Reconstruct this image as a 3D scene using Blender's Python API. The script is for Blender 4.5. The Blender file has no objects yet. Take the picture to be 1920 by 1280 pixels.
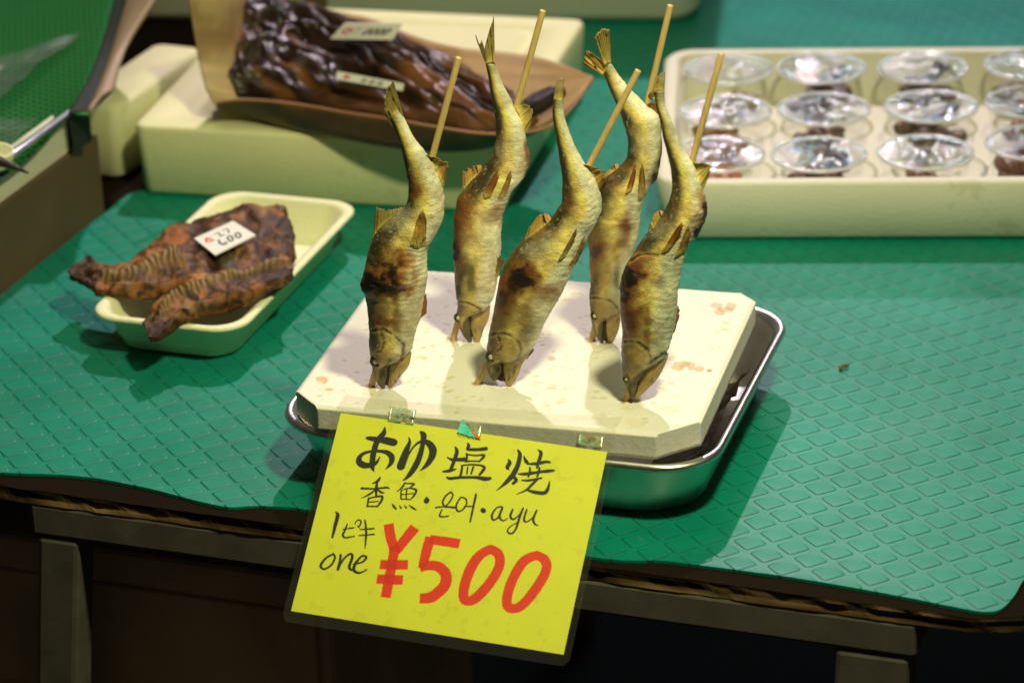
import bpy, bmesh, math, random
import numpy as np
from mathutils import Matrix, Vector

random.seed(3)
S = bpy.context.scene
COL = S.collection
rad = math.radians

# ------------------------------------------------------------------ camera
F = 6000.0                                    # focal length in pixels of the 1920 px wide survey
PITCH, ROLL = rad(24.4054), rad(-2.03989)
CAM = np.array([-.01325, -2.17138, 1.06194])
_f = np.array([0, math.cos(PITCH), -math.sin(PITCH)])
_x = np.array([1.0, 0, 0]); _u = np.cross(_x, _f)
AX = _x * math.cos(ROLL) + _u * math.sin(ROLL)
AU = -_x * math.sin(ROLL) + _u * math.cos(ROLL)
cam_d = bpy.data.cameras.new('camera'); cam = bpy.data.objects.new('camera', cam_d); COL.objects.link(cam)
cam.matrix_world = Matrix(((AX[0], AU[0], -_f[0], CAM[0]), (AX[1], AU[1], -_f[1], CAM[1]),
                           (AX[2], AU[2], -_f[2], CAM[2]), (0, 0, 0, 1)))
cam_d.sensor_width = 36; cam_d.lens = F * 36 / 1920
cam_d.clip_start = .05; cam_d.clip_end = 60
cam_d.dof.use_dof = True; cam_d.dof.focus_distance = 2.31; cam_d.dof.aperture_fstop = 6.0
S.camera = cam

# ------------------------------------------------------------------ world, lamps, exposure
W = bpy.data.worlds.new('World'); S.world = W; W.use_nodes = True
W.node_tree.nodes['Background'].inputs[0].default_value = (1.0, .85, .55, 1)
W.node_tree.nodes['Background'].inputs[1].default_value = .028
S.view_settings.view_transform = 'Standard'; S.view_settings.look = 'None'
S.view_settings.exposure = 0; S.view_settings.gamma = 1; S.view_settings.use_curve_mapping = False
S.cycles.use_denoising = True
S.cycles.max_bounces = 10; S.cycles.transparent_max_bounces = 24
S.cycles.sample_clamp_indirect = 6.0

def aim(o, p, q):
    o.location = p
    o.rotation_euler = (Vector(q) - Vector(p)).to_track_quat('-Z', 'Y').to_euler()

def area(name, p, q, sx, sy, power, colr):
    d = bpy.data.lights.new(name, 'AREA'); d.shape = 'RECTANGLE'; d.size = sx; d.size_y = sy
    d.energy = power; d.color = colr
    o = bpy.data.objects.new(name, d); COL.objects.link(o); aim(o, p, q); return o

def spot(name, p, q, power, colr, ang, blend, r):
    d = bpy.data.lights.new(name, 'SPOT'); d.energy = power; d.color = colr
    d.spot_size = rad(ang); d.spot_blend = blend; d.shadow_soft_size = r
    o = bpy.data.objects.new(name, d); COL.objects.link(o); aim(o, p, q); return o

spot('stall_lamp', (.20, 2.0, 2.05), (.32, .40, 0), 195, (1, .80, .90), 56, .7, .035)
spot('front_lamp', (.30, -.64, 1.28), (.0, .08, .06), 72, (1, .95, .54), 66, 1, .06)
area('overhead_fill', (-.1, .35, 1.75), (-.05, .35, 0), 1.0, .8, 4.5, (1, .95, .50))  # added soft fill, lifting the parts the front spot leaves dim
area('tube_lamp', (.75, 2.8, 1.22), (.35, .3, 0), 1.2, .04, 6, (.66, .84, 1))

# ------------------------------------------------------------------ survey helpers
def ray(a, b): return AX * (a - 960) / F - AU * (b - 640) / F + _f
def gp(a, b, z=0.0):                              # point of the level plane at height z
    d = ray(a, b); return CAM + d * ((z - CAM[2]) / d[2])
def hit(a, b, P0, n):                             # point of any plane
    d = ray(a, b); return CAM + d * (((P0 - CAM) @ n) / (d @ n))
def pp(P):
    d = np.asarray(P, float) - CAM; z = d @ _f
    return 960 + F * (d @ AX) / z, 640 - F * (d @ AU) / z

# ------------------------------------------------------------------ scene helpers
def tag(o, label=None, cat=None, group=None, kind=None):
    if label: o['label'] = label
    if cat: o['category'] = cat
    if group: o['group'] = group
    if kind: o['kind'] = kind
    return o

def empty(name, loc, label, cat, group=None, rz=0):
    o = bpy.data.objects.new(name, None); COL.objects.link(o); o.location = loc; o.rotation_euler = (0, 0, rz)
    o.empty_display_size = .02
    return tag(o, label, cat, group)

def adopt(o, parent):
    """parent while keeping the world position (meshes are built in world coordinates)"""
    M = Matrix.Translation(parent.location) @ parent.rotation_euler.to_matrix().to_4x4()
    o.parent = parent; o.matrix_parent_inverse = Matrix.Identity(4)
    o.data.transform(M.inverted())
    return o

def mesh(name, V, Fc, mat=None, parent=None, smooth=True, cols=None, fix=True):
    me = bpy.data.meshes.new(name)
    me.from_pydata([tuple(map(float, v)) for v in V], [], [tuple(map(int, f)) for f in Fc])
    if cols is not None:
        at = me.color_attributes.new('Col', 'FLOAT_COLOR', 'POINT')
        c = np.ones((len(V), 4), np.float32); c[:, :3] = np.clip(cols, 0, 1); at.data.foreach_set('color', c.ravel())
    if fix:
        bm = bmesh.new(); bm.from_mesh(me); bmesh.ops.recalc_face_normals(bm, faces=bm.faces); bm.to_mesh(me); bm.free()
    me.polygons.foreach_set('use_smooth', [smooth] * len(me.polygons))
    if mat: me.materials.append(mat)
    o = bpy.data.objects.new(name, me); COL.objects.link(o)
    if parent is not None: adopt(o, parent)
    return o

def grid_faces(n, m, closed=False, off=0):
    fs = []
    for i in range(n - 1):
        for j in range(m if closed else m - 1):
            a = off + i * m + j; b = off + i * m + (j + 1) % m
            fs.append((a, b, b + m, a + m))
    return fs

def grid_obj(name, P, mat, parent=None, cols=None, thick=0, smooth=True):
    n, m = P.shape[:2]
    o = mesh(name, P.reshape(-1, 3), grid_faces(n, m), mat, parent, smooth, None if cols is None else cols.reshape(-1, 3))
    if thick:
        md = o.modifiers.new('thickness', 'SOLIDIFY'); md.thickness = thick; md.offset = 0
    return o

def rings(name, RR, mat, parent=None, cap0=True, cap1=True, smooth=True):
    """RR: list of closed rings (k x 3) skinned one after the other"""
    m = len(RR[0]); V = np.concatenate(RR); fs = grid_faces(len(RR), m, True)
    if cap0: fs.append(tuple(range(m))[::-1])
    if cap1: fs.append(tuple(range((len(RR) - 1) * m, len(RR) * m)))
    return mesh(name, V, fs, mat, parent, smooth)

def rrect(a, b, r, n=8):
    pts = []
    for cx, cy, t0 in ((a - r, b - r, 0), (-a + r, b - r, 90), (-a + r, -b + r, 180), (a - r, -b + r, 270)):
        for k in range(n + 1):
            t = rad(t0 + 90 * k / n); pts.append((cx + r * math.cos(t), cy + r * math.sin(t)))
    # straight sides get points as well so that shading stays even
    return np.array(pts)

def place(P2, z, c, yaw):
    cs, sn = math.cos(yaw), math.sin(yaw)
    return np.stack([c[0] + P2[:, 0] * cs - P2[:, 1] * sn, c[1] + P2[:, 0] * sn + P2[:, 1] * cs,
                     np.full(len(P2), z) if np.isscalar(z) else z], -1)

def rr_rings(spec, c, yaw, n=8): return [place(rrect(a, b, r, n), z, c, yaw) for a, b, r, z in spec]

def box(name, c, size, yaw, mat, parent=None, bevel=.002):
    sx, sy, sz = size
    bm = bmesh.new(); bmesh.ops.create_cube(bm, size=1)
    bmesh.ops.scale(bm, vec=size, verts=bm.verts)
    if bevel: bmesh.ops.bevel(bm, geom=bm.edges[:], offset=bevel, segments=2, affect='EDGES', profile=.5)
    bmesh.ops.rotate(bm, verts=bm.verts, matrix=Matrix.Rotation(yaw, 3, 'Z'))
    bmesh.ops.translate(bm, verts=bm.verts, vec=c)
    me = bpy.data.meshes.new(name); bm.to_mesh(me); bm.free()
    if mat: me.materials.append(mat)
    o = bpy.data.objects.new(name, me); COL.objects.link(o)
    if parent is not None: adopt(o, parent)
    return o

def tube(name, pts, r, mat, parent=None, k=12, flat_ends=True):
    pts = [np.asarray(p, float) for p in pts]; RR = []
    for i, p in enumerate(pts):
        t = pts[min(i + 1, len(pts) - 1)] - pts[max(i - 1, 0)]; t /= np.linalg.norm(t)
        a = np.cross(t, [0, 0, 1.0] if abs(t[2]) < .9 else [0, 1.0, 0]); a /= np.linalg.norm(a); b = np.cross(t, a)
        rr = r[i] if hasattr(r, '__len__') else r
        RR.append(np.array([p + rr * (a * math.cos(2 * math.pi * j / k) + b * math.sin(2 * math.pi * j / k)) for j in range(k)]))
    return rings(name, RR, mat, parent)

# noise -------------------------------------------------------------
_rng = np.random.default_rng(7); _T = _rng.random(4096)
def vnoise(P):
    P = np.asarray(P, float); i = np.floor(P).astype(np.int64); f = P - i; f = f * f * (3 - 2 * f)
    def h(a, b, c): return _T[(a * 73856093 ^ b * 19349663 ^ c * 83492791) % 4096]
    x, y, z = i[..., 0], i[..., 1], i[..., 2]; fx, fy, fz = f[..., 0], f[..., 1], f[..., 2]
    l = lambda a, b, t: a + (b - a) * t
    return l(l(l(h(x, y, z), h(x + 1, y, z), fx), l(h(x, y + 1, z), h(x + 1, y + 1, z), fx), fy),
             l(l(h(x, y, z + 1), h(x + 1, y, z + 1), fx), l(h(x, y + 1, z + 1), h(x + 1, y + 1, z + 1), fx), fy), fz)
def fbm(P, s, o=4):
    P = np.asarray(P, float) * s; t = 0; a = .5; n = 0
    for k in range(o): t = t + a * vnoise(P + 17.3 * k); n += a; a *= .5; P = P * 2.03
    return t / n
def sstep(a, b, x):
    t = np.clip((x - a) / (b - a), 0, 1); return t * t * (3 - 2 * t)
def catmull(P, n):
    """resample control rows P to n rows per span"""
    P = np.asarray(P, float); out = []
    for i in range(len(P) - 1):
        p0 = P[max(i - 1, 0)]; p1 = P[i]; p2 = P[i + 1]; p3 = P[min(i + 2, len(P) - 1)]
        for k in range(n):
            t = k / n
            out.append(.5 * ((2 * p1) + (-p0 + p2) * t + (2 * p0 - 5 * p1 + 4 * p2 - p3) * t * t + (-p0 + 3 * p1 - 3 * p2 + p3) * t ** 3))
    out.append(P[-1]); return np.array(out)

# ------------------------------------------------------------------ materials
class NT:
    def __init__(s, name):
        s.m = bpy.data.materials.new(name); s.m.use_nodes = True; s.t = s.m.node_tree
        s.b = s.t.nodes['Principled BSDF']; s.out = s.t.nodes['Material Output']
    def n(s, kind, **kw):
        x = s.t.nodes.new('ShaderNode' + kind)
        for k, v in kw.items(): setattr(x, k, v)
        return x
    def link(s, a, b): s.t.links.new(a, b)
    def set(s, node, name, v):
        i = node.inputs[name]
        if hasattr(v, 'is_output') or isinstance(v, bpy.types.NodeSocket): s.link(v, i)
        else: i.default_value = v
    def math(s, op, a, b=None, clamp=False):
        x = s.n('Math', operation=op, use_clamp=clamp)
        for k, v in ((0, a), (1, b)):
            if v is None: continue
            if isinstance(v, bpy.types.NodeSocket): s.link(v, x.inputs[k])
            else: x.inputs[k].default_value = v
        return x.outputs[0]
    def coord(s): return s.n('TexCoord').outputs['Object']
    def noise(s, scale, detail=4, rough=.55, vec=None, dist=0):
        x = s.n('TexNoise'); x.inputs['Scale'].default_value = scale; x.inputs['Detail'].default_value = detail
        x.inputs['Roughness'].default_value = rough; x.inputs['Distortion'].default_value = dist
        s.link(vec if vec is not None else s.coord(), x.inputs['Vector']); return x.outputs['Fac']
    def ramp(s, fac, stops):
        x = s.n('ValToRGB'); s.link(fac, x.inputs[0]); e = x.color_ramp.elements
        while len(e) < len(stops): e.new(.5)
        for k, (p, c) in enumerate(stops): e[k].position = p; e[k].color = (c[0], c[1], c[2], 1)
        return x.outputs[0]
    def mix(s, fac, a, b, mode='MIX'):
        x = s.n('Mix', data_type='RGBA', blend_type=mode)
        for k, v in ((0, fac), (6, a), (7, b)):
            if isinstance(v, bpy.types.NodeSocket): s.link(v, x.inputs[k])
            else: x.inputs[k].default_value = v if k == 0 else (v[0], v[1], v[2], 1)
        return x.outputs[2]
    def bump(s, h, dist, strength=1.0, nrm=None):
        x = s.n('Bump'); x.inputs['Distance'].default_value = dist; x.inputs['Strength'].default_value = strength
        s.link(h, x.inputs['Height'])
        if nrm is not None: s.link(nrm, x.inputs['Normal'])
        return x.outputs[0]
    def base(s, c): s.set(s.b, 'Base Color', c if isinstance(c, bpy.types.NodeSocket) else (c[0], c[1], c[2], 1))
    def rough(s, r): s.set(s.b, 'Roughness', r)
    def normal(s, n): s.link(n, s.b.inputs['Normal'])
    def attr(s):
        a = s.n('Attribute'); a.attribute_name = 'Col'; return a.outputs['Color']

def m_foam(name, c, dirt=.0):
    t = NT(name); n = t.noise(9, 5); col = t.ramp(n, [(.3, tuple(v * .93 for v in c)), (.7, c)])
    if dirt:
        d = t.noise(16, 6, .7); col = t.mix(t.math('MULTIPLY', t.math('GREATER_THAN', d, .66), dirt), col, (.42, .36, .2))
    v = t.n('TexVoronoi'); v.inputs['Scale'].default_value = 330; t.link(t.coord(), v.inputs['Vector'])
    t.base(col); t.rough(.62); t.normal(t.bump(v.outputs['Distance'], .0005, .55)); return t.m

def m_plain(name, c, rough=.5, metal=0, var=.15, scale=30, bump=0):
    t = NT(name); n = t.noise(scale, 5, .6)
    t.base(t.ramp(n, [(.25, tuple(v * (1 - var) for v in c)), (.75, tuple(min(1, v * (1 + var)) for v in c))]))
    t.rough(rough); t.set(t.b, 'Metallic', metal)
    if bump: t.normal(t.bump(t.noise(scale * 4, 5), bump, .8))
    return t.m

def m_attr(name, rough=.45, coat=0, bump=0, bscale=400, spec=.5, sss=0):
    t = NT(name); t.base(t.attr()); t.rough(rough); t.set(t.b, 'Coat Weight', coat); t.set(t.b, 'Coat Roughness', .25)
    t.set(t.b, 'Specular IOR Level', spec)
    if bump: t.normal(t.bump(t.noise(bscale, 6, .65), bump, 1))
    return t.m

def m_mat():
    t = NT('mat_rubber'); sep = t.n('SeparateXYZ'); t.link(t.coord(), sep.inputs[0])
    x, y = sep.outputs[0], sep.outputs[1]; al = rad(27.4); p = .02193
    def lin(ax, ay, c): return t.math('ADD', t.math('ADD', t.math('MULTIPLY', x, ax / p), t.math('MULTIPLY', y, ay / p)), c)
    ca, sa = math.cos(al), math.sin(al); cx, cy = .2534, .0413
    fa = t.math('SUBTRACT', t.math('FRACT', lin(ca, sa, .5 + 100 - (cx * ca + cy * sa) / p)), .5)
    fb = t.math('SUBTRACT', t.math('FRACT', lin(-sa, ca, .5 + 100 - (-cx * sa + cy * ca) / p)), .5)
    h, r = .385, .11
    qx = t.math('SUBTRACT', t.math('ABSOLUTE', fa), h - r); qy = t.math('SUBTRACT', t.math('ABSOLUTE', fb), h - r)
    mx = t.math('MAXIMUM', qx, 0); my = t.math('MAXIMUM', qy, 0)
    ln = t.math('SQRT', t.math('ADD', t.math('MULTIPLY', mx, mx), t.math('MULTIPLY', my, my)))
    d = t.math('SUBTRACT', t.math('ADD', ln, t.math('MINIMUM', t.math('MAXIMUM', qx, qy), 0)), r)
    mr = t.n('MapRange', interpolation_type='SMOOTHSTEP'); t.link(d, mr.inputs[0])
    for k, v in ((1, -.045), (2, .03), (3, 1), (4, 0)): mr.inputs[k].default_value = v
    pad = mr.outputs[0]
    mr2 = t.n('MapRange', interpolation_type='SMOOTHSTEP'); t.link(t.math('ABSOLUTE', t.math('SUBTRACT', d, .022)), mr2.inputs[0])
    for k, v in ((1, 0), (2, .036), (3, 1), (4, 0)): mr2.inputs[k].default_value = v
    edge = mr2.outputs[0]
    n1 = t.noise(7, 5, .6); n2 = t.noise(60, 6, .7)
    col = t.ramp(n1, [(.3, (.002, .180, .120)), (.5, (.003, .222, .155)), (.72, (.004, .258, .188))])
    col = t.mix(t.math('MULTIPLY', t.math('GREATER_THAN', n2, .64), .35), col, (.10, .19, .12))
    ng = t.noise(26, 3)
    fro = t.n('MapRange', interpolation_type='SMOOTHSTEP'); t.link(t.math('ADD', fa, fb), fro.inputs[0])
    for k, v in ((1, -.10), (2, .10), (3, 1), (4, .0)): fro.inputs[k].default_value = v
    grime_shade = t.math('MULTIPLY', t.math('MULTIPLY', edge, fro.outputs[0]), t.math('ADD', .5, t.math('MULTIPLY', ng, .8), True))
    col = t.mix(grime_shade, col, (.004, .030, .014))  # front pad edges darkened: their shade painted in, broken up like dirt
    bl_ = t.noise(3.2, 6, .62, dist=1.2)
    col = t.mix(t.math('MULTIPLY', t.math('SUBTRACT', bl_, .52, True), 2.2, True), col, (.002, .115, .098))
    sm = t.noise(5.5, 4, .5, dist=.6)
    col = t.mix(t.math('MULTIPLY', t.math('SUBTRACT', sm, .55, True), 1.6), col, (.05, .22, .17))
    t.base(col)
    t.rough(t.math('ADD', .30, t.math('MULTIPLY', t.noise(20, 4), .26)))
    t.set(t.b, 'Specular IOR Level', .22)
    rmp = t.n('MapRange', interpolation_type='SMOOTHSTEP'); t.link(t.math('ADD', fa, fb), rmp.inputs[0])
    for k, v in ((1, -.45), (2, .70), (3, 1), (4, .02)): rmp.inputs[k].default_value = v
    b1 = t.bump(t.math('MULTIPLY', pad, rmp.outputs[0]), .0006, 1.0)
    t.normal(t.bump(t.noise(700, 3), .00012, .5, b1)); return t.m

def m_steel():
    t = NT('tray_steel'); n = t.noise(40, 6, .7)
    t.base(t.ramp(n, [(.3, (.66, .65, .62)), (.7, (.78, .77, .74))])); t.set(t.b, 'Metallic', 1)
    t.rough(t.math('ADD', .26, t.math('MULTIPLY', t.noise(90, 5), .16))); t.normal(t.bump(t.noise(260, 4), .00006, .6)); return t.m

def m_clear(name, tint, milk, gloss_r, milk_c=(.8, .8, .75), bump=0, bscale=60, fres=1.45, gl_c=(1, 1, 1), boost=1.0, dist=0):
    """thin clear plastic: see-through, with a fresnel gloss and a trace of milkiness"""
    t = NT(name); tr = t.n('BsdfTransparent'); tr.inputs[0].default_value = (*tint, 1)
    gl = t.n('BsdfGlossy'); gl.inputs['Color'].default_value = (*gl_c, 1); gl.inputs['Roughness'].default_value = gloss_r
    df = t.n('BsdfDiffuse'); df.inputs[0].default_value = (*milk_c, 1)
    lw = t.n('LayerWeight'); lw.inputs['Blend'].default_value = .5; f0 = ((fres - 1) / (fres + 1)) ** 2
    fr = t.math('ADD', f0, t.math('MULTIPLY', t.math('POWER', lw.outputs['Facing'], 5), 1 - f0))
    m1 = t.n('MixShader'); m1.inputs[0].default_value = milk; t.link(tr.outputs[0], m1.inputs[1]); t.link(df.outputs[0], m1.inputs[2])
    m2 = t.n('MixShader'); t.link(t.math('MULTIPLY', fr, boost, True), m2.inputs[0]); t.link(m1.outputs[0], m2.inputs[1]); t.link(gl.outputs[0], m2.inputs[2])
    if bump:
        bn = t.bump(t.noise(bscale, 3, .5, dist=dist), bump, 1); t.link(bn, gl.inputs['Normal'])
    t.link(m2.outputs[0], t.out.inputs[0]); return t.m

MAT = m_mat(); STEEL = m_steel()
def m_board():
    t = NT('board_foam'); t.base(t.attr()); t.rough(.6); t.set(t.b, 'Specular IOR Level', .3)
    v = t.n('TexVoronoi'); v.inputs['Scale'].default_value = 300; t.link(t.coord(), v.inputs['Vector'])
    t.normal(t.bump(t.noise(120, 4, .5), .00018, .5, t.bump(v.outputs["Distance"], .0003, .5))); return t.m
FOAM_BOARD = m_board()
FOAM_W = m_foam('white_foam', (.84, .83, .74), .0)
FOAM_D = m_foam('box_foam', (.74, .73, .59), .25)
FOAM_T = m_foam('tray_foam', (.85, .86, .56))
FOAM_Y = m_foam('yellowed_foam', (.80, .81, .47), .2)
BAMBOO = None
FISH = m_attr('grilled_fish_skin', .36, .05, .0010, 620, .45)
FIN = m_attr('grilled_fin', .45, .1, .0005, 600, .5)
EYE = m_plain('cooked_eye', (.62, .60, .42), .25, 0, .1, 200)
EYER = m_plain('dark_eye_ring', (.045, .04, .022), .35, 0, .3, 300)
MOUTH = m_plain('dark_mouth', (.022, .014, .008), .5, 0, .4, 400)
DRIED = m_attr('dried_fish_flesh', .45, .0, .0010, 300, .16)
GLAZED = m_attr('glazed_fish_flesh', .30, .0, .0002, 90, .20)
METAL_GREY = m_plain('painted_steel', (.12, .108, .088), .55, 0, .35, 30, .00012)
WOOD_DARK = m_plain('worn_plywood', (.045, .03, .016), .8, 0, .6, 60, .002)
CARD = m_plain('price_card', (.78, .78, .70), .6, 0, .04, 60)

def m_bamboo():
    t = NT('bamboo'); mp = t.n('Mapping'); mp.inputs['Scale'].default_value = (900, 900, 12); t.link(t.coord(), mp.inputs[0])
    n = t.noise(1, 4, .6, mp.outputs[0])
    t.base(t.ramp(n, [(.3, (.50, .35, .11)), (.7, (.66, .50, .19))])); t.rough(.5); t.normal(t.bump(n, .0003, .5)); return t.m
BAMBOO = m_bamboo()

# ------------------------------------------------------------------ floor and table
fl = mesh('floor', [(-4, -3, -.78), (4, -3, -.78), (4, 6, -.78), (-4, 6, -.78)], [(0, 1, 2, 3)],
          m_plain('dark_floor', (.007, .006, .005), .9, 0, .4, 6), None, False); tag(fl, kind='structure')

TA = gp(0, 905); TB = gp(1880, 1160)
tx = (TB - TA); tx[2] = 0; tx /= np.linalg.norm(tx); ty = np.array([-tx[1], tx[0], 0]); tyaw = math.atan2(tx[1], tx[0])
def tp(s, d, z): return TA + tx * s + ty * d + np.array([0, 0, z])
L_T = float((TB - TA) @ tx)
table = empty('stall_table', tp(L_T / 2, .5, -.78), 'stall table with grey steel legs and worn plywood top under the green mat', 'table')
def edge_slab():
    # plywood top whose front edge is chipped and worn
    s = np.linspace(-.55, L_T + .012, 260); V = []
    rows = [(0, -.0024), (0, -.0050), (.0012, -.0095), (0, -.0135)]
    for d, z in rows:
        w = (fbm(np.stack([s * 60, np.full_like(s, z * 400), 0 * s], -1), 1, 4) - .5) * .004
        w += np.where(s > L_T - .02, (s - L_T + .02) * .35, 0)
        V.append(np.stack([TA[0] + tx[0] * s + ty[0] * (d + w), TA[1] + tx[1] * s + ty[1] * (d + w), np.full_like(s, z)], -1))
    back = np.stack([TA[0] + tx[0] * s + ty[0] * 1.75, TA[1] + tx[1] * s + ty[1] * 1.75, np.full_like(s, -.0024)], -1)
    back2 = back.copy(); back2[:, 2] = -.0135
    P = np.stack([back] + V + [back2, back], 0)
    return P
PS = edge_slab(); cT = np.ones(PS.shape) * np.array([.014, .010, .007])
gr_ = fbm(np.stack([np.arange(PS.shape[1])[None] * .09 + 0 * PS[..., 0], PS[..., 2] * 900, 0 * PS[..., 0]], -1), 1, 4)
cT[2:6] = np.array([.17, .11, .05]) * (.15 + 1.5 * sstep(.35, .7, gr_[2:6]))[..., None]
o = grid_obj('tabletop', PS, m_attr('plywood', .95, 0, .0008, 90, .0), table, cT, smooth=False)
s0 = float((gp(62, 950, -.02) - TA) @ tx); s1 = float((gp(1722, 1175, -.02) - TA) @ tx)
def tbox(name, s, d, z, size, mat=METAL_GREY, parent=table, bevel=.003): return box(name, tp(s, d, z), size, tyaw, mat, parent, bevel)
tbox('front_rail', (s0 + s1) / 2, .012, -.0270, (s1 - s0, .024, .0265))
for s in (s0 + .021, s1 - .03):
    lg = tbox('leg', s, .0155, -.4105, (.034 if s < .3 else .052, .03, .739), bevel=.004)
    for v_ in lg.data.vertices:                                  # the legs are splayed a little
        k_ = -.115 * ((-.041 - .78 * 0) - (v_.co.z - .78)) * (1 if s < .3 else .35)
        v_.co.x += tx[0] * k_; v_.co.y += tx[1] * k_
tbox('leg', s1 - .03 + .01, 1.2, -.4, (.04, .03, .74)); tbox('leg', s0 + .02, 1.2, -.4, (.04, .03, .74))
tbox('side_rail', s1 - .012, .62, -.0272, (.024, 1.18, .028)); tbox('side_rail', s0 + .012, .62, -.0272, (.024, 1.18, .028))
# things standing in the dark under the table
bx = empty('storage_box', tp(.05, .30, -.78), 'dim brown box standing in the dark under the left end of the table', 'box')
STB = m_plain('dim_card', (.60, .47, .30), .75, 0, .35, 7, .002)
box('box_body', tp(-.02, .215, -.43), (.50, .3, .69), tyaw, STB, bx, .006)
box('lid_flap', tp(-.02, .061, -.16), (.48, .006, .10), tyaw, STB, bx, .002)
ub = empty('storage_post', tp(s1 + .14, .2, -.78), 'dark post at the shadowed right end under the table', 'post')
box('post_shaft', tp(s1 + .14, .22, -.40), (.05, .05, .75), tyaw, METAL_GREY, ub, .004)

# rubber mat ---------------------------------------------------------
mat_px = [(-260, 862), (-120, 872), (0, 885), (120, 890), (200, 899), (300, 920), (380, 941), (430, 950), (480, 948), (540, 950), (590, 957), (700, 975),
          (850, 1000), (1000, 1023), (1080, 1038), (1130, 1046), (1180, 1050), (1240, 1050), (1300, 1057), (1400, 1070), (1500, 1084), (1600, 1101),
          (1700, 1119), (1800, 1139), (1850, 1146), (1878, 1140), (1900, 1118), (1912, 1098), (1935, 1060)]
mp_ = [gp(*p)[:2] for p in mat_px]
right_dir = np.array([ty[0], ty[1]])
pts2 = [np.array(p) for p in mp_] + [mp_[-1] + right_dir * .3 + np.array([.25, 0]), np.array([1.1, 1.5]), np.array([-.30, 1.5])]
pts2 += [gp(*p)[:2] for p in ((285, 352), (262, 357), (240, 365), (222, 378), (205, 392), (150, 432), (0, 548), (-200, 690))]
C2 = catmull(np.array(pts2[:len(mat_px)]), 5); outline = np.concatenate([C2, np.array(pts2[len(mat_px):])])
def mat_obj():
    bm = bmesh.new()
    jit = [(fbm(np.array([[p[0] * 90, p[1] * 90, 0]]), 1, 3)[0] - .5) * .0012 for p in outline]
    vs = [bm.verts.new((p[0], p[1] + j, 0)) for p, j in zip(outline, jit)]
    f = bm.faces.new(vs); r = bmesh.ops.extrude_face_region(bm, geom=[f])
    bmesh.ops.translate(bm, verts=[v for v in r['geom'] if isinstance(v, bmesh.types.BMVert)], vec=(0, 0, -.0022))
    bmesh.ops.recalc_face_normals(bm, faces=bm.faces)
    me = bpy.data.meshes.new('rubber_mat'); bm.to_mesh(me); bm.free(); me.materials.append(MAT)
    o = bpy.data.objects.new('rubber_mat', me); COL.objects.link(o)
    return tag(o, 'green rubber mat with raised diamond pads covering the stall table', 'mat')
mat_obj()

# ------------------------------------------------------------------ steel tray and the foam board on it
TY = rad(-17.5); TC = np.array([.0077, .0112])
tray = empty('steel_tray', (TC[0], TC[1], 0), 'shallow rounded stainless steel tray holding the white foam board', 'tray', rz=TY)
HA, HB, RZ = .164, .144, .050
body = [(.118, .098, .03, .0022), (.132, .112, .038, .0006), (.140, .120, .042, .0016), (.147, .127, .043, .006), (.1535, .1335, .043, .03), (.158, .138, .044, RZ - .003),
        (.1600, .1400, .044, RZ + .0002), (.1622, .1422, .044, RZ + .0015), (.1642, .1442, .044, RZ + .0002), (.1650, .1450, .044, RZ - .002), (.1642, .1442, .044, RZ - .0042), (.1618, .1418, .044, RZ - .0045)]
inner = [(a - .0012, b - .0012, max(r - .0012, .02), z + (.0012 if k < 4 else 0)) for k, (a, b, r, z) in enumerate(body[:6])]
o = rings('tray_body', rr_rings(list(reversed([(a, b, r, z) for a, b, r, z in body[:6]])), TC, TY, 14), STEEL, tray, False, True)
o2 = rings('tray_lining', rr_rings(list(reversed(inner)), TC, TY, 14), STEEL, tray, False, True)
o3 = rings('rolled_rim', rr_rings(body[5:], TC, TY, 14), STEEL, tray, False, False)
drip = m_plain('brown_drippings', (.035, .014, .006), .3, 0, .5, 50, .003)
V = []; nn = 40; mm = 14
for i in range(nn):
    for j in range(mm):
        x = .098 + .045 * j / (mm - 1); y = -.09 + .17 * i / (nn - 1)
        V.append((x, y, .0045 + .03 * (j / (mm - 1)) ** 2 * (.35 + .9 * float(fbm(np.array([[x * 60, y * 60, 1.0]]), 1, 4)[0]))))
V = place(np.array([v[:2] for v in V]), np.array([v[2] for v in V]), TC, TY)
tag(mesh('crumpled_wrap', V, grid_faces(nn, mm), drip), 'crumpled dark brown wrap lying in the steel tray beside the foam board', 'wrap')

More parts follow.
